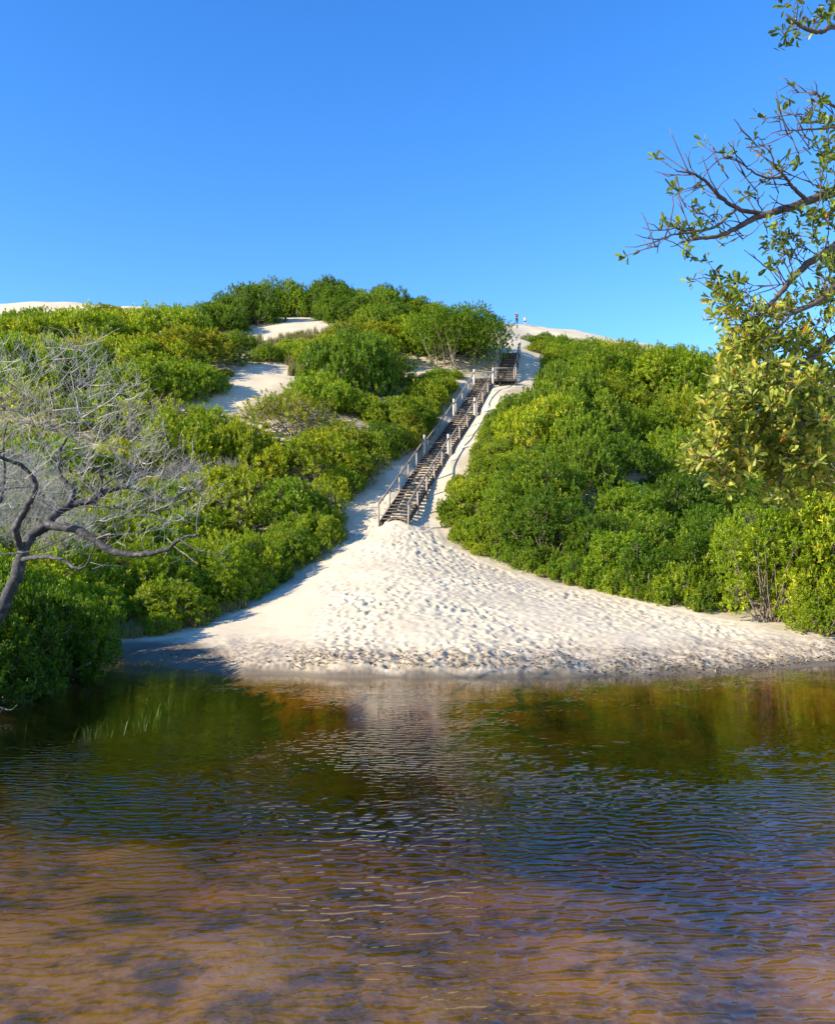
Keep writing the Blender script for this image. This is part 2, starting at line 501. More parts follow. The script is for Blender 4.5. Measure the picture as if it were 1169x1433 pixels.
def sand_material():
    m, nt, N, L, out = nmat('dune_sand')
    tc = N('ShaderNodeTexCoord')
    a = N('ShaderNodeAttribute'); a.attribute_name = 'litter'
    b = N('ShaderNodeAttribute'); b.attribute_name = 'wet'
    c = N('ShaderNodeAttribute'); c.attribute_name = 'clod'
    def noise(s, d=5, r=.6):
        n = N('ShaderNodeTexNoise'); n.inputs['Scale'].default_value = s; n.inputs['Detail'].default_value = d; n.inputs['Roughness'].default_value = r
        L(tc.outputs['Object'], n.inputs[0]); return n
    n1 = noise(.5); n2 = noise(14, 4); n3 = noise(2.3, 6, .7); n4 = noise(1.1, 9, .74)
    r1 = ramp(N, [(.3, (.50, .425, .30)), (.7, (.585, .505, .37))])
    L(n1.outputs[0], r1.inputs[0])
    r3 = ramp(N, [(.35, (.14, .12, .07)), (.55, (.34, .29, .20)), (.75, (.17, .18, .07))])
    L(n3.outputs[0], r3.inputs[0])
    def mix(f, c1, c2, mode='MIX'):
        x = N('ShaderNodeMix'); x.data_type = 'RGBA'; x.blend_type = mode
        for s, v in ((x.inputs[0], f), (x.inputs[6], c1), (x.inputs[7], c2)):
            if isinstance(v, (int, float)): s.default_value = v
            elif isinstance(v, tuple): s.default_value = (*v, 1)
            else: L(v, s)
        return x.outputs[2]
    # clods: damp crumbs, ochre to grey
    rc = ramp(N, [(.38, (.16, .125, .085)), (.5, (.34, .27, .19)), (.62, (.52, .44, .33))])
    L(n3.outputs[0], rc.inputs[0])
    ml = N('ShaderNodeMath'); ml.operation = 'MULTIPLY'; ml.inputs[1].default_value = .62; L(c.outputs['Fac'], ml.inputs[0])
    col = mix(ml.outputs[0], r1.outputs[0], rc.outputs[0])
    # wet strip and the pond bed: orange brown silt with grey blotches
    rb = ramp(N, [(.36, (.06, .055, .045)), (.44, (.15, .10, .04)), (.53, (.33, .205, .06)), (.66, (.40, .28, .15))])
    L(n4.outputs[0], rb.inputs[0])
    col = mix(b.outputs['Fac'], col, (.15, .122, .09))
    bd = N('ShaderNodeAttribute'); bd.attribute_name = 'bed'
    col = mix(bd.outputs['Fac'], col, rb.outputs[0])
    col = mix(a.outputs['Fac'], col, r3.outputs[0])
    p = N('ShaderNodeBsdfPrincipled')
    L(col, p.inputs['Base Color'])
    p.inputs['Roughness'].default_value = .92
    p.inputs['Specular IOR Level'].default_value = .2
    bp = N('ShaderNodeBump'); bp.inputs['Strength'].default_value = .5; bp.inputs['Distance'].default_value = .02
    L(n2.outputs[0], bp.inputs['Height'])
    L(bp.outputs[0], p.inputs['Normal'])
    L(p.outputs[0], out.inputs[0])
    return m
M_SAND = sand_material()
tag(link('sand_dune_ground', me, M_SAND), kind='structure')

# ------------------------------------------------------------------ water: a closed body with tinted depth
def water_material():
    m, nt, N, L, out = nmat('tannin_water')
    tc = N('ShaderNodeTexCoord')
    def noise(sx, sy, rot, det, rough=.5, dist=0.0):
        mp = N('ShaderNodeMapping'); mp.inputs['Scale'].default_value = (sx, sy, 1); mp.inputs['Rotation'].default_value = (0, 0, rot)
        L(tc.outputs['Object'], mp.inputs[0])
        n = N('ShaderNodeTexNoise'); n.inputs['Scale'].default_value = 1; n.inputs['Detail'].default_value = det; n.inputs['Roughness'].default_value = rough; n.inputs['Distortion'].default_value = dist
        L(mp.outputs[0], n.inputs[0]); return n.outputs[0]
    def math_(op, a, b):
        x = N('ShaderNodeMath'); x.operation = op
        for s, v in zip(x.inputs, (a, b)):
            if isinstance(v, (int, float)): s.default_value = v
            else: L(v, s)
        return x.outputs[0]
    def wave(rot, scale, dist, dsc):
        mp = N('ShaderNodeMapping'); mp.inputs['Rotation'].default_value = (0, 0, rot)
        L(tc.outputs['Object'], mp.inputs[0])
        wv = N('ShaderNodeTexWave'); wv.wave_type = 'BANDS'; wv.bands_direction = 'Y'
        wv.inputs['Scale'].default_value = scale; wv.inputs['Distortion'].default_value = dist; wv.inputs['Detail'].default_value = 2.0
        wv.inputs['Detail Scale'].default_value = dsc; wv.inputs['Detail Roughness'].default_value = .45
        L(mp.outputs[0], wv.inputs[0]); return wv.outputs['Fac']
    a = math_('ADD', wave(math.radians(6), 1.9, 10, .8), math_('MULTIPLY', wave(math.radians(-12), 3.0, 9, 1.0), .6))
    b = noise(3.2, 12.0, math.radians(-5), 1, .4, .3)
    g = noise(.35, .5, 0, 2)
    h = math_('ADD', math_('MULTIPLY', a, 1.0), math_('MULTIPLY', b, .6))
    amp = N('ShaderNodeMapRange'); amp.inputs[1].default_value = .3; amp.inputs[2].default_value = .7; amp.inputs[3].default_value = .3; amp.inputs[4].default_value = 1.35
    L(g, amp.inputs[0])
    h = math_('MULTIPLY', h, amp.outputs[0])
    sx = N('ShaderNodeSeparateXYZ'); L(tc.outputs['Object'], sx.inputs[0])
    shel = N('ShaderNodeMapRange'); shel.inputs[1].default_value = 5; shel.inputs[2].default_value = 16; shel.inputs[3].default_value = 1.25; shel.inputs[4].default_value = .2
    L(sx.outputs[1], shel.inputs[0])
    h = math_('MULTIPLY', h, shel.outputs[0])
    bp = N('ShaderNodeBump'); bp.inputs['Strength'].default_value = 1.0; bp.inputs['Distance'].default_value = .0046
    L(h, bp.inputs['Height'])
    fr = N('ShaderNodeFresnel'); fr.inputs['IOR'].default_value = 1.6
    L(bp.outputs[0], fr.inputs['Normal'])
    gl = N('ShaderNodeBsdfGlossy'); gl.inputs['Roughness'].default_value = .015
    L(bp.outputs[0], gl.inputs['Normal'])
    tr = N('ShaderNodeBsdfTransparent')
    mx = N('ShaderNodeMixShader')
    geo = N('ShaderNodeNewGeometry')
    front = math_('SUBTRACT', 1.0, geo.outputs['Backfacing'])
    L(math_('MULTIPLY', fr.outputs[0], front), mx.inputs[0]); L(tr.outputs[0], mx.inputs[1]); L(gl.outputs[0], mx.inputs[2])
    L(mx.outputs[0], out.inputs['Surface'])
    va = N('ShaderNodeVolumeAbsorption'); va.inputs['Color'].default_value = (.66, .50, .06, 1); va.inputs['Density'].default_value = .9
    L(va.outputs[0], out.inputs['Volume'])
    return m
mb = MB()
mb.box((0, 3.5, -2.0), (46, 56, 4.0))
tag(link('pond_water', mb.mesh('pond_water'), water_material()), kind='structure')

# ------------------------------------------------------------------ shrubs
def leaves(tips, axes, n_per, length, r, fine=False, spread=(.45, 1.15), width=.42, base=.0):
    T = len(tips)
    ax = norm(axes)
    ref = norm(r.normal(size=(T, 3)))
    U = norm(np.cross(ax, ref)); W = np.cross(ax, U)
    k = np.arange(n_per)
    phi = k * 2.39996 + r.uniform(0, 6.28, (T, 1)) + r.normal(0, .3, (T, n_per))
    el = spread[0] + (spread[1] - spread[0]) * (k / max(1, n_per - 1))[None] + r.normal(0, .18, (T, n_per))
    rad = U[:, None] * np.cos(phi)[..., None] + W[:, None] * np.sin(phi)[..., None]
    d = ax[:, None] * np.cos(el)[..., None] + rad * np.sin(el)[..., None]
    nn = ax[:, None] * np.sin(el)[..., None] - rad * np.cos(el)[..., None]
    s = np.cross(d, nn)
    L = length * r.uniform(.7, 1.2, (T, n_per))
    P = tips[:, None] - ax[:, None] * (k / n_per * length * .8)[None, :, None] + r.normal(0, base + 1e-6, (T, n_per, 3))
    P = P.reshape(-1, 3); d = d.reshape(-1, 3); nn = nn.reshape(-1, 3); s = s.reshape(-1, 3); L = L.reshape(-1, 1)
    wd = L * width * r.uniform(.8, 1.15, L.shape)
    N_ = len(P)
    if fine:
        V = np.stack([P, P + d * L * .42 + s * wd * .40 + nn * L * .07, P + d * L * .8 + s * wd * .46 + nn * L * .05, P + d * L * 1.0 - nn * L * .05,
                      P + d * L * .8 - s * wd * .46 + nn * L * .05, P + d * L * .42 - s * wd * .40 + nn * L * .07], 1).reshape(-1, 3)
        o = np.arange(N_)[:, None] * 6
        q = np.concatenate([o + np.array((0, 1, 2, 3)), o + np.array((0, 3, 4, 5))])
        return V, q, None, np.repeat(np.arange(N_), 6)
    V = np.stack([P, P + d * L * .62 + s * wd * .5 + nn * L * .06, P + d * L - nn * L * .04, P + d * L * .62 - s * wd * .5 + nn * L * .06], 1).reshape(-1, 3)
    o = np.arange(N_)[:, None] * 4
    t = np.concatenate([o + np.array((0, 1, 2)), o + np.array((0, 2, 3))])
    return V, None, t, np.repeat(np.arange(N_), 4)

def make_crown(name, R, Hh, n_tips, n_per, leaf, seed, fine=False, n_lobes=16, skirt=True, lift=0.0, top_bias=.7, layers=0):
    """a shrub crown: uneven lobes of leaf rosettes; also returns lobe centres for the stems"""
    r = np.random.default_rng(seed)
    C, Rd = [], []
    for k in range(n_lobes):
        rho = math.sqrt((k + .5) / n_lobes) * .86
        an = k * 2.39996 + r.uniform(-.4, .4)
        z = Hh * (lift + (1 - lift) * (.70 * (1 - .75 * rho ** 2) + r.uniform(-.13, .12)))
        C.append((R * rho * math.cos(an), R * rho * math.sin(an), z)); Rd.append(R * r.uniform(.22, .36))
    if skirt:
        for k in range(n_lobes // 2):
            an = k * 6.283 / (n_lobes // 2) + r.uniform(-.3, .3)
            C.append((R * .86 * math.cos(an), R * .86 * math.sin(an), Hh * r.uniform(.10, .28))); Rd.append(R * r.uniform(.18, .28))
    for k in range(layers):
        an = k * 2.39996 + r.uniform(-.5, .5)
        zz = r.uniform(.25, .68)
        C.append((R * (1 - .5 * zz) * .8 * math.cos(an), R * (1 - .5 * zz) * .8 * math.sin(an), Hh * zz)); Rd.append(R * r.uniform(.22, .34))
    C = np.array(C); Rd = np.array(Rd)
    w_ = Rd ** 2 / (Rd ** 2).sum()
    li = r.choice(len(C), n_tips, p=w_)
    dirs = norm(r.normal(size=(n_tips, 3)) + np.array((0, 0, .5)))
    zs = np.array((1, 1, float(np.clip(.55 + .5 * Hh / R, .6, 1.15))))
    lump = 1 + .22 * np.sin(dirs[:, 0] * 7 + li) * np.cos(dirs[:, 1] * 6 + li * 2.1)
    pos = C[li] + dirs * zs * (Rd[li] * (1.04 - .30 * r.random(n_tips) ** 2) * lump)[:, None]
    pos[:, :2] *= R / np.percentile(np.hypot(pos[:, 0], pos[:, 1]), 97)
    zk = Hh / np.percentile(pos[:, 2], 99)
    pos[:, 2] *= zk; C[:, 2] *= zk
    out = norm(pos - np.array((0, 0, Hh * .3)))
    axes = norm(dirs * .6 + out * .35 + np.array((0, 0, top_bias)) + r.normal(0, .28, (n_tips, 3)))
    keep = pos[:, 2] > .03
    pos, axes, li = pos[keep], axes[keep], li[keep]
    V, q, t, lid = leaves(pos, axes, n_per, leaf, r, fine)
    tipr = r.normal(0, .10, len(pos))
    lober = r.normal(0, .07, len(C))
    per = np.clip(r.normal(.5, .17, len(pos) * n_per) + np.repeat(tipr, n_per) + np.repeat(lober[li], n_per), 0, .97)
    dead = r.random(len(per)) < .006
    per[dead] = 1.0
    return mesh_np(name, V, q, t, attrs={'rnd': per[lid]}), C, Rd, pos

def make_stems(name, C, Rd, pos, R, seed, r0=.05, n_twigs=90, bend=.25, pale=False):
    r = np.random.default_rng(seed)
    mb = MB()
    mb.tube([(0, 0, -.5), (0, 0, .05), (r.normal(0, .03), r.normal(0, .03), .25)], [r0 * 1.6, r0 * 1.4, r0], 6)
    for c in C:
        b = np.array((r.normal(0, R * .08), r.normal(0, R * .08), 0.02))
        mid = b * .5 + c * .5 + np.array((r.normal(0, R * .06), r.normal(0, R * .06), -bend * c[2] * r.uniform(.0, .6)))
        t = np.linspace(0, 1, 6)[:, None]
        P = (1 - t) ** 2 * b + 2 * t * (1 - t) * mid + t * t * c
        P[1:-1] += r.normal(0, R * .015, (4, 3))
        mb.tube(P, np.linspace(r0 * .8, r0 * .3, 6), 5)
    for p in pos[r.choice(len(pos), min(n_twigs, len(pos)), replace=False)]:
        c = C[np.argmin(((C - p) ** 2).sum(1))]
        mid = (c + p) / 2 + r.normal(0, R * .04, 3)
        mb.tube([c, mid, p], [r0 * .3, r0 * .2, r0 * .1], 3)
    return mb.mesh(name, smooth=True)

PROTO = {}
def proto(kind, R, Hh, n_tips, n_per, leaf, seed, **k):
    st = k.pop('stem', {})
    crown, C, Rd, pos = make_crown('crown', R, Hh, n_tips, n_per, leaf, seed, **k)
    crown.materials.append(M_LEAF)
    stem = make_stems('stem', C, Rd, pos, R, seed + 1, **st)
    stem.materials.append(M_BARK)
    PROTO.setdefault(kind, []).append((crown, stem, R, Hh))

for s in range(4): proto('near', 1.5, 1.55, 1150, 9, .11, 100 + s, fine=True, n_lobes=13)
for s in range(4): proto('mid', 2.1, 1.75, 1900, 9, .125, 200 + s, n_lobes=15)
for s in range(5): proto('far', 3.1, 2.2, 3000, 9, .155, 300 + s, n_lobes=20)
for s in range(3): proto('tall_near', 1.5, 2.7, 1700, 9, .11, 700 + s, fine=True, n_lobes=12, layers=14)
for s in range(3): proto('tall_mid', 2.1, 3.3, 2500, 9, .125, 720 + s, n_lobes=13, layers=14)
for s in range(3): proto('tall_far', 3.0, 4.2, 3600, 9, .155, 740 + s, n_lobes=14, layers=14)
for s in range(3): proto('sparse', 2.0, 1.8, 560, 8, .13, 400 + s, n_lobes=20, stem=dict(n_twigs=500, r0=.035), top_bias=.4)
for s in range(2): proto('upright', 1.6, 1.7, 900, 8, .15, 500 + s, fine=True, n_lobes=14, top_bias=1.6)
for s in range(2): proto('lifted', 1.8, 4.2, 1900, 9, .11, 800 + s, fine=True, n_lobes=14, layers=9, skirt=False, lift=.3, stem=dict(n_twigs=260, r0=.04, bend=.5))
proto('small', .6, .6, 110, 8, .11, 600, fine=True, n_lobes=7, stem=dict(r0=.015, n_twigs=30))
proto('small', .6, .7, 90, 8, .12, 601, fine=True, n_lobes=6, stem=dict(r0=.015, n_twigs=30), top_bias=1.3)

SHRUBS = []
AUTO = []
def shrub(kind, x, y, R, Hh, label, group, tint=(1, 1, 1), name='shrub', cat='shrub', sink=.12, v=None, z=None):
    k = PROTO[kind]
    crown, stem, r0, h0 = k[(random.randrange(len(k)) if v is None else v) % len(k)]
    e = bpy.data.objects.new(name, None)
    e.empty_display_size = .2
    COL.objects.link(e)
    zz = gz(x, y) if z is None else z
    e.location = (x, y, zz - sink * Hh)
    e.rotation_euler = (0, 0, random.uniform(0, 6.28))
    e.scale = (R / r0, R / r0, Hh * (1 + sink) / h0)
    tag(e, label, cat, group)
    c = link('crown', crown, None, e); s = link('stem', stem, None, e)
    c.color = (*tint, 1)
    SHRUBS.append((x, y, zz, R, Hh, e))
    return e

# pixel areas where the photo shows bare sand, stair or sky: shrubs keep clear of them
KEEP = [
    PATCH1_PX, PATCH2_PX,
    [(490, 750), (488, 716), (512, 690), (560, 655), (590, 632), (612, 600), (634, 570), (650, 535), (664, 522), (700, 520), (700, 480), (719, 452), (745, 452), (738, 480), (752, 532), (700, 545), (682, 565), (664, 612), (648, 650), (606, 690), (604, 716), (622, 758), (700, 794), (800, 821), (900, 843), (1000, 866), (1100, 880), (1169, 889), (1169, 940), (170, 925), (180, 902), (280, 878), (340, 853), (400, 815), (478, 768)],
]
GAP_PX = [(1018, 790), (1095, 775), (1110, 850), (1080, 868), (1040, 858), (1020, 845)]
TREE_PX = [(600, 512), (568, 495), (560, 465), (590, 428), (718, 436), (722, 505), (660, 515)]
SKYLINE = [(-300, 440), (0, 434), (90, 432), (180, 432), (285, 424), (300, 411), (340, 396), (450, 394), (540, 401), (575, 412), (600, 426), (640, 427), (700, 436), (720, 456), (742, 470), (800, 473), (900, 479), (1000, 489), (1169, 508), (1500, 530)]
SKX = [p[0] for p in SKYLINE]; SKY_ = [p[1] for p in SKYLINE]

def clear(x, y, z, R, Hh):
    for a, b in ((0, 1.06), (-.3, 1.02), (.3, 1.02), (-.55, .92), (.55, .92), (-.9, .65), (.9, .65), (-1.05, .3), (1.05, .3), (0, .5), (-.5, .4), (.5, .4), (0, .1)):
        px, py = proj((x + a * R, y, z + b * Hh))
        if py < np.interp(px, SKX, SKY_): return False
        for K in KEEP:
            if inpoly(px, py, K): return False
        if y < 79 and inpoly(px, py, TREE_PX): return False
        if y < 32 and inpoly(px, py, GAP_PX): return False
    for k in range(8):
        an = k * .7854
        if inpoly(x + .8 * R * math.cos(an), y + .8 * R * math.sin(an), SAND): return False
    for P in (PATCH1, PATCH2):
        if inpoly(x, y, P): return False
    return True

def region(px, py, y):
    """words for the stretch of hillside a shrub stands on"""
    if px < 584 and not (px > 560 and py < 500):
        if py < 445 and 285 < px < 620: return 'in the thicket crowning the hilltop', 'hilltop thicket'
        if py < 470: return ('below the pale crest at far left', 'shrubs below the left sand crest') if px < 200 else ('just under the hilltop thicket', 'shrubs under the hilltop')
        if py < 560:
            if px < 130: return 'high behind the bare grey tree', 'shrubs on the slope behind the grey tree'
            if px < 290: return 'left of the upper sand patches', 'shrubs left of the sand patch'
            if px < 430: return 'around the upper sand patches', 'shrubs around the sand patch'
            return 'between sand patches and stair tree', 'shrubs between sand patch and stair'
        if py < 640:
            if px < 250: return 'behind the grey tree twigs', 'shrubs behind the grey tree'
            if px < 420: return 'below the lower sand patch', 'shrubs below the sand patch'
            return 'halfway up left of the stairs', 'shrubs left of the stairs'
        if py < 740:
            if px < 200: return 'behind the grey tree limbs', 'shrubs among the grey branches'
            if px < 380: return 'low on the slope right of the grey tree', 'shrubs right of the grey tree'
            return 'just left of the stair foot', 'shrubs beside the stair foot'
        if px < 230: return 'at the slope foot under grey limbs', 'shrubs under the grey limbs'
        return 'along the left edge of the sand fan', 'shrubs along the left fan edge'
    if px < 760 and py < 560: return 'beside the upper stairs', 'shrubs beside the upper stairs'
    if py < 530: return ('on the right crest against the sky', 'shrubs on the right crest') if px < 960 else ('on the crest behind overhanging leaves', 'shrubs behind the overhanging leaves')
    if py < 610:
        if px < 850: return 'high on the right slope near the stairs', 'shrubs on the upper right slope near the stairs'
        return 'high on the right slope below the crest', 'shrubs below the right crest'
    if py < 690:
        if px < 740: return 'crowding the right side of the stairs', 'shrubs right of the stairs'
        if px < 920: return 'in the middle of the right thicket', 'shrubs in the right thicket'
        return 'in the shaded hollow on the right', 'shrubs in the right hollow'
    if py < 780:
        if px < 740: return 'at the right shoulder of the sand fan', 'shrubs at the fan shoulder'
        if px < 920: return 'low in the right thicket', 'shrubs in the lower right thicket'
        return 'beside the tall shrubs at far right', 'shrubs beside the big right shrub'
    return ('along the upper right edge of the fan', 'shrubs along the upper right fan edge') if px < 900 else ('along the lower right edge of the fan', 'shrubs along the lower right fan edge')

TONES = {'dark green': (.55, .67, .62), 'mid green': (.95, 1.0, .9), 'bright green': (1.2, 1.15, .9), 'yellowish green': (1.42, 1.22, .9), 'olive': (1.35, 1.05, 1.0)}  # dark green is deepened to carry the right hollow's shade in leaf colour
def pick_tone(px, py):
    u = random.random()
    if 830 < px < 1020 and 590 < py < 800: t = 'dark green' if u < .7 else 'mid green'  # right hollow: its shade is put into the shrub tint
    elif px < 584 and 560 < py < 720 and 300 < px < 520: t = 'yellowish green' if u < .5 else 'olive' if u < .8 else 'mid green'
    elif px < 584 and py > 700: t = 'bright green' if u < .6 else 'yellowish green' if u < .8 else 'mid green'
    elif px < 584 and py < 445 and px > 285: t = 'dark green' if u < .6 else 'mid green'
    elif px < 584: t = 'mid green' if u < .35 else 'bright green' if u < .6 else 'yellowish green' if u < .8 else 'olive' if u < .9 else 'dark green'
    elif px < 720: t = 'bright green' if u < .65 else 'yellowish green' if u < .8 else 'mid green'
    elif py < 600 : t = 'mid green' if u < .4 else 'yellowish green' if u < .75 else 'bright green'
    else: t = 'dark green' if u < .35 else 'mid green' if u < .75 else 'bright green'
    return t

def auto_shrub(x, y, R, Hh, z, kind=None):
    px, py = proj((x, y, z + Hh * .7))
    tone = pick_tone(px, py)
    if kind is None:
        kind = 'near' if y < 36 else 'mid' if y < 54 else 'far'
        if tone in ('yellowish green', 'olive') and y < 66 and px < 560 and random.random() < .55: kind = 'sparse'
        if y < 48 and 600 < px < 900 and random.random() < .5: kind = 'upright'
    if kind in ('near', 'mid', 'far', 'upright') and Hh > R * 1.2: kind = 'tall_near' if y < 38 else 'tall_mid' if y < 58 else 'tall_far'
    reg, grp = region(px, py, y)
    R_px = R / y * FPX
    size = 'small ' if R_px < 34 else 'broad ' if R_px > 62 else ''
    habit = {'sparse': 'thinly leaved ', 'upright': 'upright ', 'tall_near': 'tall ', 'tall_mid': 'tall ', 'tall_far': 'tall ', 'small': 'low '}.get(kind, 'leafy ')
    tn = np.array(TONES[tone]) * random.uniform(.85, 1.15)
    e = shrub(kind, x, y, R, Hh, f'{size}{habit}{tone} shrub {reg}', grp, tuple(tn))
    AUTO.append(e)

Y = 29.5
row = 0
while Y < 116:
    sp = .074 * Y
    X = -.60 * Y + (row % 2) * sp * .5
    while X < .60 * Y:
        x = X + random.uniform(-.3, .3) * sp
        y = Y + random.uniform(-.035, .035) * Y
        X += sp
        z = gz(x, y)
        if z < .25: continue
        R = sp * random.uniform(.58, .92)
        big = float(vnoise(np.array([x * .12 + 3.3]), np.array([y * .075 + 1.7]))[0])
        Hh = R * random.uniform(.8, 1.2) * (1 + .5 * big)
        if y < 45: Hh *= 1.3
        if x > 3: Hh *= 1.25
        if x < -3 and y < 45: Hh *= .8
        if x < 3: R *= 1.15
        Hh = min(Hh, 2.2 * R)
        if y > 92 and -30 < x < 3: Hh *= 1.7
        if 68 < y < 93 and -16 < x < 2: Hh *= .7
        px, py = proj((x, y, z))
        if px > 1195 + R / y * FPX or px < -25 - R / y * FPX: continue
        ok = False
        for k in range(5):
            if clear(x, y, z, R, Hh): ok = True; break
            R *= .82; Hh *= .8
        if not ok: continue
        auto_shrub(x, y, R, Hh, z)
    Y *= 1.083
    row += 1
print('auto shrubs', len(SHRUBS))

# thickets that make the skyline, fitted under it
def crest_row(pxs, Yr, kind, Rr, lo=0.0):
    for px in pxs:
        px += random.uniform(-6, 6)
        y = Yr + random.uniform(-1.5, 1.5)
        x = (px - 584.5) / FPX * y
        z = gz(x, y)
        Hh = at(px, np.interp(px, SKX, SKY_) + random.uniform(-2, 9), y)[2] - z
        if Hh < lo: continue
        auto_shrub(x, y, Rr * random.uniform(.85, 1.1), min(Hh, 6.0), z, kind)
crest_row((318, 345, 372, 400, 430, 458, 487, 515, 545, 572, 592), 103, 'far', 3.0, 1)
crest_row((762, 790, 820, 850, 885, 915, 950, 985, 1020, 1060, 1100, 1150), 97, 'far', 3.0, .8)
crest_row((766, 790, 815, 845, 875, 905, 940), 86, 'far', 2.3, .8)
crest_row((10, 55, 100, 150, 205, 240, 275), 107, 'far', 3.4, .8)
# low filling between the larger shrubs, where ground would still show
tries = 0
nfill = 0
while nfill < 110 and tries < 7000:
    tries += 1
    px, py = random.uniform(-10, 1180), random.uniform(430, 800)
    h_ = hit(px, py)
    x, y, z = h_
    if z < .4 or y > 112: continue
    if min(math.hypot(x - a, (y - b) * .8) / r_ for a, b, c_, r_, hh_, e_ in SHRUBS) < .75: continue
    R = .034 * y * random.uniform(.8, 1.2); Hh = R * random.uniform(.6, .9)
    for k in range(5):
        if clear(x, y, z, R, Hh):
            auto_shrub(x, y, R, Hh, z); nfill += 1
            break
        R *= .7; Hh *= .72
print('filled', nfill, tries)

# edge rows hugging the bare sand
def edge_row(pts, n, rr, off, kind=None):
    P = np.array([hit(*p)[:2] for p in pts])
    s = np.concatenate([[0], np.cumsum(np.linalg.norm(np.diff(P, axis=0), axis=1))])
    for k in range(n):
        u = (k + random.uniform(.2, .8)) / n * s[-1]
        x = np.interp(u, s, P[:, 0]); y = np.interp(u, s, P[:, 1])
        R = random.uniform(*rr)
        x += off[0] * R; y += off[1] * R
        z = gz(x, y); Hh = R * random.uniform(.85, 1.2)
        for q in range(4):
            if clear(x, y, z, R, Hh):
                auto_shrub(x, y, R, Hh, z, kind); break
            R *= .85; Hh *= .85; x += off[0] * .2; y += off[1] * .2
edge_row([(300, 862), (340, 850), (400, 812), (478, 764)], 10, (.9, 1.4), (-.55, 1.0))
edge_row([(380, 822), (440, 788), (484, 756)], 5, (1.2, 1.7), (-1.0, 1.8))
edge_row([(486, 745), (488, 712), (520, 684), (560, 650), (596, 628)], 10, (1.0, 1.5), (-1.0, .2))
edge_row([(596, 626), (614, 592), (630, 560), (640, 535), (644, 520)], 9, (1.1, 1.7), (-1.0, 0))
edge_row([(700, 548), (735, 538), (752, 530), (745, 505), (740, 480)], 8, (1.0, 1.6), (1.1, -.2))
edge_row([(606, 700), (640, 655), (664, 606), (684, 556)], 9, (.9, 1.4), (1.1, 0))
edge_row([(615, 735), (625, 756), (700, 792), (800, 819)], 9, (.8, 1.4), (.45, .9))
edge_row([(800, 819), (900, 841), (1000, 864), (1090, 878)], 9, (.8, 1.3), (.3, 1.0))
edge_row([(760, 810), (860, 834), (940, 850), (1010, 866), (1085, 876)], 13, (.35, .6), (.1, 1.0), 'small')
print('with edges', len(SHRUBS))

# big shrub at far right, several stems leaning out of one dark base
for (px, Yb, R, Hh, lab) in ((1078, 30.0, 1.9, 4.1, 'tall bright green shrub at far right with bare stems in a dark gap beneath'),
                             (1160, 29.6, 2.0, 4.9, 'tallest yellowish green shrub at far right under the overhanging leaves'),
                             (1035, 33.5, 1.4, 3.2, 'tall leafy shrub rising beside the shaded hollow'),
                             (1150, 28.0, .9, 1.3, 'low bright green shrub where sand meets the far right thicket'),
                             (1140, 28.6, 1.0, 2.2, 'mid height yellowish green shrub in front of the far right thicket'),
                             (1215, 28.4, 1.5, 3.2, 'broad light green shrub cut by the right frame edge')):
    x = (px - 584.5) / FPX * Yb
    shrub('lifted' if 'stems' in lab else 'tall_near' if Hh > 1.2 * R else 'near', x, Yb, R, Hh, lab, 'tall shrubs at far right', (1.5, 1.3, .9) if 'yellow' in lab else (1.25, 1.2, .9))
# bank shrubs at left, leaning over the water
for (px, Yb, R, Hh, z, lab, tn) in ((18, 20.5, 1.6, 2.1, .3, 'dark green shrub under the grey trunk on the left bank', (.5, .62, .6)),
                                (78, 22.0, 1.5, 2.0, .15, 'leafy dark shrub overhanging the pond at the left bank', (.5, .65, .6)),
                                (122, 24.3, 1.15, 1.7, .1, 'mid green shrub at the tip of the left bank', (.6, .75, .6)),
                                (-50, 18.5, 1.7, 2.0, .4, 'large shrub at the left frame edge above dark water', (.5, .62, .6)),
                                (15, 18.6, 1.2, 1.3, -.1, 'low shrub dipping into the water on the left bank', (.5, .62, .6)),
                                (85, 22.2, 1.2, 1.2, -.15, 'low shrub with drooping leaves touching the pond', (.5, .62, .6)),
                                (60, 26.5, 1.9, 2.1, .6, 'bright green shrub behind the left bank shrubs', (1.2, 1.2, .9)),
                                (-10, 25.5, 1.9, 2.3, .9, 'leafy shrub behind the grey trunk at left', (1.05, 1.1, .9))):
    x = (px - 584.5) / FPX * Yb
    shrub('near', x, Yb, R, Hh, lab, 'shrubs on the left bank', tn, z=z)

# leafless grey shrubs scattered on the left slope
def bare_shrub(px, py, R_, H_, seed, label):
    h_ = hit(px, py)
    r = np.random.default_rng(seed)
    C = []
    for k in range(16):
        rho = math.sqrt((k + .5) / 16) * .7; an = k * 2.4
        C.append((R_ * rho * math.cos(an), R_ * rho * math.sin(an), H_ * r.uniform(.45, .7)))
    C = np.array(C)
    d = norm(r.normal(size=(420, 3)) + np.array((0, 0, 1.1)))
    pos = C[r.integers(0, 16, 420)] + d * (H_ * r.uniform(.15, .5, 420))[:, None]
    me_ = make_stems('stem', C, None, pos, R_, seed, r0=.03, n_twigs=420)
    o = link('bare_shrub', me_, M_DEADTWIG, loc=(h_[0], h_[1], h_[2] - .05))
    tag(o, label, 'shrub', 'leafless shrubs on the left slope')
for k, a in enumerate(((255, 700, 1.6, 2.3, 'leafless grey shrub right of the grey tree among green shrubs'), (300, 735, 1.4, 1.9, 'low leafless grey shrub below the middle of the left slope'),
                       (325, 690, 1.3, 2.1, 'twiggy grey shrub without leaves on the lower left slope'), (430, 668, 1.2, 2.2, 'bare pale shrub between yellowish shrubs left of the stair foot'),
                       (215, 650, 1.7, 2.4, 'leafless shrub behind the outer twigs of the grey tree'))):
    bare_shrub(a[0], a[1], a[2], a[3], 900 + k, a[4])

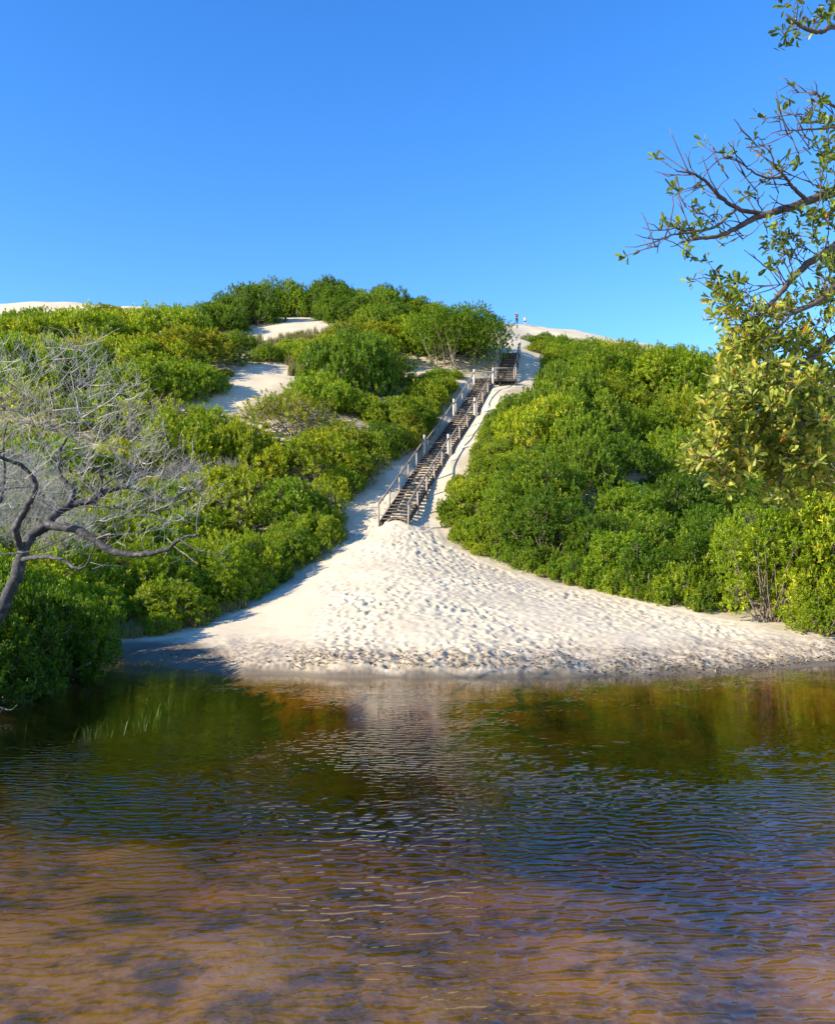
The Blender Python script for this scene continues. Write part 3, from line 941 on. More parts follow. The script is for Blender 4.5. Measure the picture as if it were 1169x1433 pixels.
# ------------------------------------------------------------------ spreading tree beside the upper stairs
def spreading_tree(px, py, Yb, R, Hh):
    x = (px - 584.5) / FPX * Yb
    z = gz(x, Yb)
    e = link('spreading_tree', None, loc=(x, Yb, z - .15))
    tag(e, 'low spreading tree with domed dark crown and bare stems beside the upper stairs', 'tree')
    crown, C, Rd, pos = make_crown('crown', R, Hh, 5600, 9, .17, 77, n_lobes=26, skirt=False, lift=.2, layers=10)
    c = link('crown', crown, M_LEAF, e)
    c.color = (.62, .74, .6, 1)
    r = np.random.default_rng(5)
    t = MB()
    tr = []
    for k in range(13):
        b = np.array((r.normal(0, R * .33), r.normal(0, R * .16) - .5, 0))
        b[2] = gz(x + b[0], Yb + b[1]) - z - .3
        top = C[np.argmin(((C[:, :2] - b[:2] * 1.5 - r.normal(0, 1, 2)) ** 2).sum(1))]
        t_ = np.linspace(0, 1, 7)[:, None]
        P = b * (1 - t_) + top * t_ + np.sin(t_ * 3.1) * r.normal(0, .35, 3)
        m = MB(); m.tube(P, np.linspace(.1, .04, 7) * r.uniform(.7, 1.2), 6)
        for q in range(5):
            s0 = P[r.integers(2, 6)]
            d = C[r.integers(len(C))]
            d = s0 + (d - s0) * min(1, 2.2 / np.linalg.norm(d - s0)) + np.array((0, 0, .3))
            m.tube([s0, (s0 + d) / 2 + r.normal(0, .15, 3), d], [.035, .025, .012], 4)
        link('trunk', m.mesh('trunk', True), M_BARK_PALE, e)
    return e
spreading_tree(642, 500, 77.5, 5.2, 5.9)

# ------------------------------------------------------------------ wooden stairs
stair = link('wooden_staircase', None, loc=at(550, 727, 45))
tag(stair, 'long weathered wooden staircase with handrails climbing the dune', 'staircase')
tread_me = MB(); tread_me.box((0, 0, 0), (SW, .34, .06)); tread_me = tread_me.mesh('tread'); tread_me.materials.append(M_TREAD)
def rot_z(d):
    return math.atan2(d[1], d[0]) - math.pi / 2
def part(name, mb, mat, smooth=False):
    me = mb.mesh(name, smooth)
    me.transform(__import__('mathutils').Matrix.Translation(-Vector(S0)))
    return link(name, me, mat, stair)
def jit(a): return random.uniform(-a, a)
def flight(a, b, n, rails=True, posts=5, newel=1.25, low_bury=False):
    d = b - a
    h = norm(np.array((d[0], d[1], 0)))
    side = np.array((h[1], -h[0], 0))
    rz = rot_z(h)
    for k in range(n):
        p = a + d * (k + .5) / n
        o = link('tread', tread_me, None, stair, p - S0 + np.array((jit(.02), jit(.02), jit(.012))))
        o.rotation_euler = (jit(.03), jit(.02), rz + jit(.015))
    for s in (-1, 1):
        m = MB()
        A = a + side * s * (SW / 2 + .04) - np.array((0, 0, .16)); B = b + side * s * (SW / 2 + .04) - np.array((0, 0, .16))
        m.tube([A, (A + B) / 2, B], .13, 4)
        part('stringer', m, M_STRING)
    if not rails: return
    for s in (-1, 1):
        base = [a + d * t + side * s * (SW / 2 + .12) for t in np.linspace(0.0, 1.0, posts)]
        tops = []
        for k, p in enumerate(base):
            hh = newel if k == posts - 1 else .92
            q = p + np.array((jit(.04), jit(.04), hh))
            tops.append(p + np.array((0, 0, .9 if k < posts - 1 else .98)) + (q - p) * 0)
            m = MB()
            rr = .095 if k == posts - 1 else .06
            m.tube([p - np.array((0, 0, .7)), p, q], [rr, rr, rr * .95], 8)
            part('post', m, M_NEWEL if k == posts - 1 else M_POST, True)
        for k in range(posts - 1):
            m = MB()
            e = (tops[k + 1] - tops[k]) * .04
            m.tube([tops[k] - e * .8, (tops[k] + tops[k + 1]) / 2 + np.array((0, 0, jit(.02))), tops[k + 1] + e * .8], .056, 6)
            part('handrail', m, M_RAIL, True)
flight(*FL[0], 24, posts=6)
flight(*FL[1], 17, posts=4)
flight(*FL[2], 16, posts=4)
flight(*FL4, 16, posts=4, newel=1.1)
# short links that drop from each newel to the next flight
for (a, b), (c, d) in ((FL[0], FL[1]), (FL[1], FL[2])):
    h = norm(np.array(((b - a)[0], (b - a)[1], 0))); side = np.array((h[1], -h[0], 0)) * (SW / 2 + .12)
    m = MB(); m.tube([b - side + np.array((0, 0, 1.15)), c - side + np.array((0, 0, .8))], .045, 6); part('handrail', m, M_RAIL, True)
# landing between third and fourth flight
l0 = FL[2][1]; l1 = FL4[0]
x0, x1 = l0[0] - .75, l1[0] + .85
y0, y1 = l0[1] + .2, l1[1] - .1
zl = (l0[2] + l1[2]) / 2 + .02
for k in range(11):
    xx = x0 + (k + .5) / 11 * (x1 - x0)
    m = MB(); m.box((xx, (y0 + y1) / 2, zl + jit(.008)), ((x1 - x0) / 11 - .03, y1 - y0, .06)); part('landing_board', m, M_RAIL)
m = MB(); m.box(((x0 + x1) / 2, y0 - .04, zl - .1), (x1 - x0, .07, .2)); part('landing_beam', m, M_STRING)
for px_ in (x0 + .1, (x0 + x1) / 2 + .35, x1 - .1):
    m = MB(); m.tube([(px_, y0 + .06, zl - 2.2), (px_, y0 + .06, zl - .04)], .08, 6); part('landing_leg', m, M_STRING)
for (xa, ya, xb, yb) in ((x0 + .1, y1 - .05, x1 - 2.0, y1 - .05), (x0 + 1.6, y0 + .1, x1 - .1, y0 + .1)):
    for (xx, yy) in ((xa, ya), (xb, yb)):
        m = MB(); m.tube([(xx, yy, zl - .1), (xx, yy, zl + 1.05)], .065, 8); part('post', m, M_POST, True)
    for hh in (.5, .98) if ya > y0 + 1 else (.98,):
        m = MB(); m.tube([(xa, ya, zl + hh), (xb, yb, zl + hh)], .045, 6); part('handrail', m, M_RAIL, True)
# level top with a dark closed side
tp = FL4[1]
m = MB(); m.box((tp[0] + .1, tp[1] + .8, tp[2] - .02), (1.7, 1.5, .06)); part('top_platform', m, M_TREAD)
for s in (-1, 1):
    m = MB(); m.tube([(tp[0] + s * .85, tp[1] + 1.5, tp[2] - .4), (tp[0] + s * .85, tp[1] + 1.5, tp[2] + 1.0)], .07, 8); part('post', m, M_POST, True)
    m = MB(); m.tube([(tp[0] + s * .84, tp[1], tp[2] + .95), (tp[0] + s * .85, tp[1] + 1.5, tp[2] + .95)], .045, 6); part('handrail', m, M_RAIL, True)

# ------------------------------------------------------------------ people on the crest
def skin_mesh(name, verts, edges, radii, mat, parent, sub=2):
    me = bpy.data.meshes.new(name)
    me.from_pydata([tuple(v) for v in verts], edges, [])
    o = link(name, me, mat, parent)
    md = o.modifiers.new('Skin', 'SKIN')
    for i, r_ in enumerate(radii):
        sv = me.skin_vertices[0].data[i]
        sv.radius = (r_, r_) if not isinstance(r_, tuple) else r_
        sv.use_root = (i == 0)
    md.use_smooth_shade = True
    s = o.modifiers.new('Sub', 'SUBSURF'); s.levels = sub; s.render_levels = sub
    return o
M_SKIN = plain('skin', (.42, .25, .17), .6)
M_SHIRT = plain('dark_shirt', (.03, .03, .045)); M_TROUS = plain('dark_trousers', (.035, .045, .06)); M_HAIR = plain('dark_hair', (.02, .016, .014))
M_TOP2 = plain('white_top', (.42, .4, .39)); M_SHORT2 = plain('dark_shorts', (.025, .025, .04))
def person(px, py, Yp, S, label, shirt, trousers, shorts, arms, ry):
    p = at(px, py, Yp)
    z = gz(p[0], p[1])
    e = link('person', None, loc=(p[0], p[1], z + .02))
    e.rotation_euler = (0, 0, ry)
    tag(e, label, 'person', 'people on the dune crest')
    k = S / 1.75
    # pelvis, spine, neck, head ; legs ; arms (figure faces -y)
    V = [(0, 0, .95), (0, .01, 1.12), (0, 0, 1.32), (0, 0, 1.46), (0, -.01, 1.54), (0, -.02, 1.63), (0, -.015, 1.73)]
    E = [(0, 1), (1, 2), (2, 3), (3, 4), (4, 5), (5, 6)]
    Rr = [(.145, .11), (.13, .10), (.16, .11), (.08, .07), .05, (.078, .095), (.06, .075)]
    for s in (-1, 1):
        n = len(V)
        V += [(s * .09, 0, .86), (s * .11, -.015, .49), (s * .115, .02, .09), (s * .125, -.06, .04), (s * .13, -.15, .03)]
        E += [(0, n), (n, n + 1), (n + 1, n + 2), (n + 2, n + 3), (n + 3, n + 4)]
        Rr += [.088, .058, .04, .042, .034]
        n = len(V)
        el, ha = arms[0 if s < 0 else 1]
        V += [(s * .19, 0, 1.40), (s * el[0], el[1], el[2]), (s * ha[0], ha[1], ha[2])]
        E += [(2, n), (n, n + 1), (n + 1, n + 2)]
        Rr += [.055, .042, .03]
        h0 = np.array(V[-1]); dv = norm(h0 - np.array(V[-2]))
        pn = len(V) - 1
        sd_ = np.array((-s * 1., 0, 0)) if abs(dv[0]) < .8 else np.array((0, 0, 1.))
        pal = h0 + dv * .07
        V.append(tuple(pal)); E.append((pn, pn + 1)); Rr.append((.034, .018)); pi = pn + 1
    V = [tuple(np.array(v) * k) for v in V]
    Rk = [(a * k if not isinstance(a, tuple) else (a[0] * k, a[1] * k)) for a in Rr]
    body = skin_mesh('body', V, E, Rk, M_SKIN, e)
    # five fingers to each hand
    for s in (0, 1):
        b = 7 + s * 9
        wr = np.array(V[b + 7]); pal = np.array(V[b + 8]); dv = norm(pal - wr); sx = norm(np.cross(dv, np.array((0, 1., .2)))) 
        mbf = MB()
        for f, (o_, ln) in enumerate(((-.03, .065), (-.01, .078), (.01, .074), (.03, .06))):
            q0 = pal + sx * o_ * k; mbf.tube([q0, q0 + dv * ln * .6 * k, q0 + (dv * ln + np.array((0, -.02, -.01))) * k], [.009 * k, .0085 * k, .006 * k], 6)
        q0 = wr + dv * .03 * k - sx * .03 * k; mbf.tube([q0, q0 - sx * .03 * k + dv * .03 * k, q0 - sx * .035 * k + dv * .06 * k], [.011 * k, .01 * k, .007 * k], 6)
        link('fingers', mbf.mesh('fingers', True), M_SKIN, e)
    # clothes
    tv = [V[0], V[1], V[2], tuple(np.array((0, 0, 1.43)) * k)]
    te = [(0, 1), (1, 2), (2, 3)]; tr = [(.16 * k, .125 * k), (.15 * k, .12 * k), (.18 * k, .128 * k), (.1 * k, .09 * k)]
    for s in (0, 1):
        b = 7 + s * 9
        n = len(tv); tv += [V[b + 5], tuple(np.array(V[b + 5]) * .3 + np.array(V[b + 6]) * .7)]; te += [(2, n), (n, n + 1)]; tr += [.07 * k, .058 * k]
    skin_mesh('shirt', tv, te, tr, shirt, e)
    lv = [V[0]]; le = []; lr = [(.168 * k, .132 * k)]
    for s in (0, 1):
        b = 7 + s * 9; n = len(lv)
        if shorts: lv += [V[b], tuple(np.array(V[b]) * .35 + np.array(V[b + 1]) * .65)]; le += [(0, n), (n, n + 1)]; lr += [.108 * k, .09 * k]
        else: lv += [V[b], V[b + 1], tuple(np.array(V[b + 2]) + np.array((0, 0, .02)))]; le += [(0, n), (n, n + 1), (n + 1, n + 2)]; lr += [.108 * k, .08 * k, .066 * k]
    skin_mesh('shorts' if shorts else 'trousers', lv, le, lr, trousers, e)
    skin_mesh('hair', [tuple(np.array(v) * k) for v in ((0, .02, 1.70), (0, .035, 1.62), (0, .05, 1.56 if not shorts else 1.45))], [(0, 1), (1, 2)], [(.086 * k, .098 * k), (.082 * k, .08 * k), (.05 * k, .04 * k)], M_HAIR, e)
    # face: nose, eyes, mouth
    f = MB(); f.tube([np.array((0, -.10, 1.66)) * k, np.array((0, -.128, 1.62)) * k], [.008 * k, .014 * k], 5); link('nose', f.mesh('nose', True), M_SKIN, e)
    for s in (-1, 1):
        f = MB(); f.tube([np.array((s * .03 - .012, -.105, 1.655)) * k, np.array((s * .03 + .012, -.105, 1.655)) * k], .008 * k, 6); link('eye', f.mesh('eye', True), M_HAIR, e)
    return e
person(723.5, 454.5, 113.5, 1.78, 'adult in dark clothes on the dune crest holding hands at the chest', M_SHIRT, M_TROUS, False,
       (((.27, .0, 1.14), (.07, -.24, 1.22)), ((.27, .0, 1.14), (.07, -.24, 1.25))), .35)
person(735, 455.5, 113.2, 1.32, 'smaller person in white top and dark shorts on the dune crest', M_TOP2, M_SHORT2, True,
       (((.24, .02, 1.13), (.25, -.05, .88)), ((.24, .02, 1.13), (.22, -.08, .9))), -.3)

# ------------------------------------------------------------------ branch growth shared by the grey tree and the overhanging tree
def smooth_path(P, n=6):
    P = np.asarray(P, float)
    out = []
    Pp = np.concatenate([P[:1] * 2 - P[1:2], P, P[-1:] * 2 - P[-2:-1]])
    for i in range(len(P) - 1):
        a, b, c, d = Pp[i:i + 4]
        for t in np.linspace(0, 1, n, endpoint=False):
            out.append(.5 * (2 * b + (c - a) * t + (2 * a - 5 * b + 4 * c - d) * t * t + (3 * b - a - 3 * c + d) * t ** 3))
    out.append(P[-1])
    return np.array(out)

def grow(nodes, targets, r, rad0, rad1, wob=.06, step=.18, up=.0, maxlink=3.0, jitter=.006, below=1.2):
    """join each target to the nearest branch so far; returns paths with radii"""
    order = np.argsort([np.min(((nodes - t) ** 2).sum(1)) for t in targets])
    N_ = list(nodes)
    A = np.array(N_)
    paths = []
    for i in order:
        t = targets[i]
        d2 = ((A - t) ** 2).sum(1) + below * np.maximum(0, A[:, 2] - t[2] + (.15 if below > 2 else 0)) ** 2
        k = int(np.argmin(d2))
        s = A[k]
        ln = np.linalg.norm(t - s)
        if ln > maxlink or ln < .02: continue
        m = max(3, int(ln / step) + 2)
        u = np.linspace(0, 1, m)[:, None]
        mid = (s + t) / 2 + r.normal(0, wob * ln + .01, 3) + np.array((0, 0, up * ln))
        P = (1 - u) ** 2 * s + 2 * u * (1 - u) * mid + u * u * t
        P[1:-1] += r.normal(0, jitter, (m - 2, 3))
        paths.append((P, np.linspace(rad0, rad1, m) * min(1, .5 + ln)))
        A = np.concatenate([A, P[1:]])
    return paths, A

# ------------------------------------------------------------------ bare grey tree on the left bank
def grey_tree():
    r = np.random.default_rng(21)
    Yt = 15.8
    base = at(-28, 905, Yt)
    e = link('bare_tree', None, loc=(base[0], base[1], gz(base[0], base[1])))
    tag(e, 'leafless grey tree with twisted limbs and fine twigs leaning over the left bank', 'tree')
    o = np.array(e.location)
    limbs = {
        'trunk': ([(-30, 920, 0), (-8, 872, 0), (8, 838, 0), (22, 808, .0), (30, 780, 0), (42, 752, .1), (64, 735, .2)], .20, .17),
        'a': ([(64, 735, .2), (82, 716, .3), (105, 704, .4), (128, 700, .4), (147, 688, .5), (171, 681, .6), (196, 684, .5), (214, 698, .4), (234, 700, .3), (262, 687, .3), (285, 683, .2)], .145, .02),
        'b': ([(64, 735, .2), (98, 738, 0), (127, 753, -.2), (156, 770, -.3), (182, 776, -.4), (208, 774, -.5), (236, 768, -.6), (252, 754, -.7), (276, 748, -.8)], .15, .035),
        'b2': ([(252, 754, -.7), (272, 768, -.8), (300, 774, -.9), (328, 778, -.9)], .03, .008),
        'c': ([(96, 707, .35), (103, 690, .4), (92, 675, .5), (83, 662, .6), (82, 640, .7), (88, 622, .8), (98, 606, .9)], .10, .03),
        'd': ([(135, 697, .45), (142, 680, .4), (139, 660, .3), (124, 650, .2), (118, 634, .2)], .06, .02),
        'd2': ([(142, 680, .4), (162, 668, .2), (185, 658, .1), (200, 648, .1)], .045, .012),
        'f': ([(30, 770, 0), (22, 740, -.3), (40, 706, -.5), (50, 680, -.6), (40, 660, -.7), (22, 648, -.8), (0, 640, -.9), (-20, 615, -1)], .12, .03),
        'g': ([(29, 784, 0), (55, 779, -.5), (85, 782, -.8), (105, 794, -.9), (120, 792, -1), (130, 768, -1.1), (134, 748, -1.2)], .075, .012),
        'h': ([(0, 776, -.9), (47, 771, -1.0), (80, 758, -1.1), (109, 745, -1.2), (145, 721, -1.3)], .03, .006),
        'i': ([(-20, 690, .6), (12, 683, .5), (38, 680, .4), (50, 672, .3)], .05, .03),
        'j': ([(118, 708, .4), (150, 710, .1), (180, 712, .0), (205, 710, 0), (222, 726, 0)], .04, .008),
        'k': ([(-10, 720, .9), (4, 690, .9), (6, 650, .9), (4, 615, .9), (12, 590, .9)], .07, .02),
        'l': ([(85, 640, .7), (62, 618, .9), (45, 590, 1.0), (40, 560, 1.1)], .04, .012),
        'm': ([(98, 606, .9), (112, 580, 1.0), (116, 550, 1.0), (124, 520, 1.0)], .028, .01),
    }
    nodes = []
    for nme, (pts, ra, rb) in limbs.items():
        P = smooth_path([at(a, b, Yt + c) for a, b, c in pts], 6)
        P[1:-1] += r.normal(0, .010 * min(1, ra * 10), (len(P) - 2, 3))
        R = np.linspace(ra, rb, len(P)) * (1 + r.normal(0, .06, len(P))) * .62
        m = MB(); m.tube(P - o, R, 10)
        link('trunk' if nme == 'trunk' else 'limb', m.mesh('limb', True), M_DEAD, e)
        nodes.append(P if nme != 'trunk' else P[-6:])
    nodes = np.concatenate(nodes)
    # twig sprays fill an uneven crown
    env = [(-40, 500), (0, 478), (50, 470), (95, 462), (130, 470), (160, 505), (190, 520), (205, 560), (228, 590), (250, 625), (285, 645), (290, 675), (270, 715), (235, 730), (150, 728), (120, 690), (70, 690), (30, 690), (-40, 720)]
    def targets(n, env, d0, d1):
        T = []
        while len(T) < n:
            x, y = r.uniform(-40, 330), r.uniform(455, 800)
            if inpoly(x + r.normal(0, 14), y + r.normal(0, 14), env): T.append(at(x, y, Yt + r.uniform(d0, d1)))
        return np.array(T)
    p1, A = grow(nodes, targets(90, env, -1.2, 2.0), r, .014, .007, wob=.10, up=-.10, below=5)
    p2, A = grow(A, targets(900, env, -1.6, 2.4), r, .007, .004, wob=.07, up=-.06, below=6, jitter=.004)
    env2 = [(100, 745), (240, 740), (330, 760), (350, 800), (250, 800), (130, 800)]
    p3, A2 = grow(A, targets(34, env2, -1.2, .2), r, .010, .004, wob=.08)
    p4, A = grow(A, targets(3000, env, -1.5, 2.2), r, .0042, .0027, wob=.05, up=-.04, below=6, jitter=.003)
    m = MB()
    for P, R in p1: m.tube(P - o, R, 5)
    link('branches', m.mesh('branches', True), M_DEADTWIG, e)['kind'] = 'stuff'
    m = MB()
    for P, R in p2 + p3 + p4:
        m.tube(P - o, R, 3, cap=False)
        # short forked tips
        d = P[-1] - P[-2]
        for q in range(2):
            v = norm(d + r.normal(0, np.linalg.norm(d) * .7, 3) + np.array((0, 0, .05))) * r.uniform(.12, .32)
            m.tube([P[-1], P[-1] + v * .5 + r.normal(0, .01, 3), P[-1] + v], [.004, .0032, .0022], 3, cap=False)
    cen = at(90, 690, Yt)
    for k in r.choice(len(A), 900, replace=False):
        a0 = A[k]
        v = norm(norm(a0 - cen) * .8 + np.array((0, 0, .9)) + r.normal(0, .28, 3)) * r.uniform(.25, .75)
        m.tube([a0, a0 + v * .5 + r.normal(0, .012, 3), a0 + v], [.0048, .004, .0026], 3, cap=False)
    link('twigs', m.mesh('twigs'), M_DEADTWIG, e)['kind'] = 'stuff'
grey_tree()

# ------------------------------------------------------------------ overhanging tree at the right
def overhanging_tree():
    r = np.random.default_rng(33)
    base = np.array((7.9, 9.6, gz(7.9, 9.6) - .3))
    e = link('overhanging_tree', None, loc=base)
    tag(e, 'broad leaved tree reaching in from the right with dark branches over the pond', 'tree')
    o = base
    limbs = {
        'trunk': [(7.9, 9.6, base[2]), (7.7, 9.4, 1.8), (7.4, 9.2, 3.4), (7.2, 9.0, 5.0), (7.0, 8.9, 6.6), (7.1, 8.8, 8.4)],
        'A': [at(1290, 250, 8.9), at(1215, 262, 8.4), at(1169, 268, 8.1), at(1127, 283, 7.9), at(1085, 297, 7.7), at(1055, 306, 7.6), at(1030, 320, 7.5), at(1005, 331, 7.4), at(975, 335, 7.3), at(950, 341, 7.2)],
        'A2': [at(1068, 300, 7.65), at(1032, 292, 7.5), at(1005, 272, 7.4), at(985, 252, 7.3), at(968, 243, 7.2), at(948, 240, 7.15)],
        'A3': [at(1127, 280, 7.9), at(1110, 262, 7.7), at(1098, 246, 7.6), at(1085, 232, 7.5), at(1077, 206, 7.4)],
        'A4': [at(1098, 246, 7.6), at(1074, 250, 7.5), at(1050, 238, 7.4), at(1032, 224, 7.3)],
        'A5': [at(1032, 292, 7.5), at(1000, 318, 7.3), at(968, 325, 7.2), at(940, 330, 7.1), at(914, 340, 7.0)],
        'B': [at(1330, 250, 8.8), at(1230, 300, 8.3), at(1169, 345, 7.9), at(1138, 364, 7.7), at(1116, 383, 7.6), at(1098, 404, 7.5), at(1084, 420, 7.4), at(1062, 440, 7.3), at(1040, 455, 7.2)],
        'B2': [at(1230, 335, 8.3), at(1169, 400, 7.6), at(1140, 425, 7.4), at(1108, 440, 7.2), at(1080, 470, 7.1)],
        'Cc': [at(1290, 400, 8.8), at(1210, 450, 8.2), at(1169, 473, 7.8), at(1140, 498, 7.6), at(1112, 518, 7.5), at(1080, 545, 7.3), at(1045, 570, 7.1)],
        'D': [at(1290, 480, 8.6), at(1220, 530, 8.0), at(1169, 556, 7.5), at(1140, 570, 7.3), at(1105, 575, 7.1), at(1060, 592, 6.9), at(1010, 618, 6.7), at(985, 640, 6.6)],
        'D2': [at(1140, 570, 7.3), at(1120, 610, 7.1), at(1100, 650, 6.9), at(1090, 680, 6.8)],
        'E': [at(1300, 60, 8.6), at(1220, 45, 8.0), at(1169, 38, 7.5), at(1150, 45, 7.4), at(1130, 42, 7.3), at(1112, 30, 7.2), at(1100, 20, 7.2)],
        'F': [at(1290, 200, 8.6), at(1215, 190, 8.1), at(1169, 180, 7.8), at(1130, 182, 7.7), at(1094, 183, 7.6)],
        'F2': [at(1215, 190, 8.1), at(1169, 150, 7.7), at(1152, 138, 7.6), at(1140, 128, 7.5)],
    }
    tr = np.array(limbs['trunk'])
    joins = {'A': (6.9, 5), 'B': (5.9, 4), 'Cc': (4.9, 3), 'D': (4.3, 3), 'E': (7.6, 5), 'F': (7.0, 5)}
    rads = {'A': (.06, .008), 'A2': (.022, .006), 'A3': (.02, .005), 'A4': (.012, .005), 'A5': (.014, .005), 'B': (.055, .01), 'B2': (.035, .007), 'Cc': (.042, .009), 'D': (.042, .007), 'D2': (.018, .006), 'E': (.035, .008), 'F': (.022, .005), 'F2': (.018, .005)}
    nodes = []
    for n, P in limbs.items():
        P = np.array(P)
        if n in joins:
            zj = joins[n][0]
            j = np.array((np.interp(zj, tr[:, 2], tr[:, 0]), np.interp(zj, tr[:, 2], tr[:, 1]), zj))
            P = np.concatenate([j[None], P])
        S = smooth_path(P, 6)
        m = MB()
        if n == 'trunk': m.tube(S - o, np.linspace(.26, .12, len(S)), 12)
        else:
            S[1:-1] += r.normal(0, .0035, (len(S) - 2, 3)); m.tube(S - o, np.linspace(*rads[n], len(S)), 8); nodes.append(S[len(S) // 4:])
        link('trunk' if n == 'trunk' else 'limb', m.mesh('limb', True), M_FGBARK, e)
    nodes = np.concatenate(nodes)
    # leafy clusters: centre, half width, half height, tips
    cl = [(1130, 18, 36, 26, 26), (1108, 52, 20, 18, 10), (1160, 12, 20, 20, 10), (1150, 165, 25, 30, 10), (1158, 225, 18, 40, 22), (1130, 225, 30, 35, 8),
          (975, 205, 16, 12, 3), (965, 322, 32, 16, 10), (975, 352, 22, 14, 6), (955, 270, 25, 14, 3), (1085, 312, 18, 12, 7), (1140, 300, 30, 22, 26), (1095, 345, 26, 22, 20), (1150, 330, 25, 30, 16), (1160, 390, 14, 40, 26),
          (1020, 400, 30, 20, 18), (1012, 430, 24, 28, 18), (1045, 450, 36, 32, 30), (1085, 455, 40, 34, 26), (1130, 440, 42, 44, 32), (1030, 500, 34, 26, 36), (1075, 500, 46, 28, 36), (1012, 530, 24, 18, 22), (1130, 480, 35, 20, 22),
          (1050, 555, 40, 18, 44), (1020, 590, 34, 24, 52), (1075, 590, 44, 30, 70), (990, 625, 28, 24, 46), (1030, 640, 34, 26, 46), (1125, 560, 44, 18, 48), (1140, 600, 34, 34, 62), (1100, 640, 44, 34, 66), (1150, 655, 30, 34, 46), (1090, 690, 30, 18, 20), (1020, 670, 24, 14, 14), (970, 645, 14, 12, 10), (1155, 190, 16, 30, 14), (1160, 270, 12, 25, 16), (1120, 620, 50, 60, 60), (1050, 480, 40, 30, 30), (1090, 530, 60, 26, 60), (1040, 530, 36, 22, 40), (1150, 520, 25, 30, 30), (1000, 575, 26, 22, 26), (1060, 620, 60, 40, 50)]
    T, Bare = [], []
    for cx, cy_, rx, ry, n in cl:
        dY = np.interp(cx, (920, 1170), (6.9, 7.9)) - (.5 if cy_ > 520 else 0)
        for k in range(int(n * (1.3 if cy_ > 520 else 1.2 if cy_ > 370 else .55))):
            a, q = r.uniform(0, 6.28), math.sqrt(r.random())
            T.append(at(cx + rx * q * math.cos(a), cy_ + ry * q * math.sin(a), dY + r.normal(0, .28)))
    T = np.array(T)
    for bx, by in ((1036, 178), (1005, 225), (1012, 215), (1060, 205), (1080, 200), (1110, 215), (940, 235), (932, 250), (950, 268), (1000, 300), (1040, 338), (1046, 330), (1015, 345), (920, 355), (905, 348), (945, 310), (960, 290), (1045, 275), (1025, 285), (1060, 268), (1035, 255), (1125, 165), (1118, 130), (1140, 205), (1100, 225), (1060, 225), (1040, 330), (1020, 420), (1075, 375), (1070, 400), (1000, 445), (1122, 160), (1020, 250), (975, 262), (1000, 310), (985, 300), (1135, 140), (1110, 185), (1120, 200), (1145, 215), (1125, 240), (1135, 255), (1110, 270), (1090, 270), (1105, 290), (1150, 245), (1075, 285), (1060, 320), (1090, 195), (1068, 215), (1050, 212), (1120, 330), (1130, 350), (1105, 360), (1060, 420), (1030, 440), (1005, 410), (960, 345), (930, 335), (1118, 215), (1148, 260), (1160, 300), (1155, 350)):
        Bare.append(at(bx, by, np.interp(bx, (920, 1170), (7.0, 7.8)) + r.normal(0, .1)))
    pb, A = grow(nodes, np.array(Bare), r, .0085, .0045, wob=.08)
    sh = []
    vis = A[[914 < proj(a)[0] < 1200 and 120 < proj(a)[1] < 480 for a in A]]
    for k in r.choice(len(vis), 120, replace=False):
        v = norm(np.array((-.55, r.normal(0, .3), r.normal(.25, .6)))) * r.uniform(.12, .38)
        a0 = vis[k]
        u5 = np.linspace(0, 1, 5)[:, None]; P = a0 + v * u5 + np.array((0, 0, r.uniform(-.05, .12))) * u5 ** 2 + r.normal(0, .008, (5, 3)) * u5
        sh.append((P, np.linspace(.0062, .0032, 5)))
        if r.random() < .6:
            v2 = norm(v + r.normal(0, .5 * np.linalg.norm(v), 3)) * r.uniform(.08, .2)
            sh.append((np.array([P[2], P[2] + v2 * .5 + r.normal(0, .008, 3), P[2] + v2]), np.array((.0048, .004, .003))))
        if r.random() < .35: T = np.concatenate([T, (a0 + v * 1.05)[None]])
    pb = pb + sh
    pt, A = grow(A, T, r, .007, .004, wob=.10)
    m = MB()
    for P, R in pb + pt: m.tube(P - o, R, 4)
    link('twigs', m.mesh('twigs', True), M_FGBARK, e)['kind'] = 'stuff'
    # leaves: rosettes at twig ends
    tips = np.array([P[-1] for P, R in pt]); ax = norm(np.array([P[-1] - P[-2] for P, R in pt]) * 6 + np.array((-.25, -.1, .35)) + r.normal(0, .35, (len(pt), 3)))
    low0 = np.array([proj(p)[1] > 520 for p in tips])
    Va, _, _, _ = leaves(tips[~low0], ax[~low0], 7, .088, r, fine=True, spread=(.3, 1.6), width=.42, base=.02)
    Vb, _, _, _ = leaves(tips[low0], ax[low0], 7, .082, r, fine=True, spread=(.35, 1.5), width=.44, base=.014)
    V = np.concatenate([Va, Vb]); tips = np.concatenate([tips[~low0], tips[low0]])
    n = len(tips) * 7
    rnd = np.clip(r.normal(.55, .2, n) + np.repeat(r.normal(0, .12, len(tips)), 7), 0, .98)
    low = np.array([proj(p)[1] > 410 for p in tips]); rnd = np.clip(rnd + np.repeat(np.where(low, .17, -.22), 7), 0, .98)  # upper leaves darkened: backlit silhouette look put into their colour
    rnd[r.random(n) < .008] = 1
    V6 = V.reshape(n, 6, 3)
    # the 300 leaves that show largest become leaf objects, the rest one mass
    area = []
    for i in range(n):
        p = [proj(v) for v in V6[i, [0, 2, 3, 4]]]
        a = abs(sum(p[k][0] * p[(k + 1) % 4][1] - p[(k + 1) % 4][0] * p[k][1] for k in range(4))) / 2
        c = proj(V6[i].mean(0))
        if not (0 < c[0] < 1165 and 2 < c[1] < 1430): a = 0
        if c[1] < 360 : a *= 3
        area.append(a)
    order = np.argsort(area)[::-1]
    big, rest = order[:300], order[300:]
    q1 = np.array([(0, 1, 2, 3), (0, 3, 4, 5)])
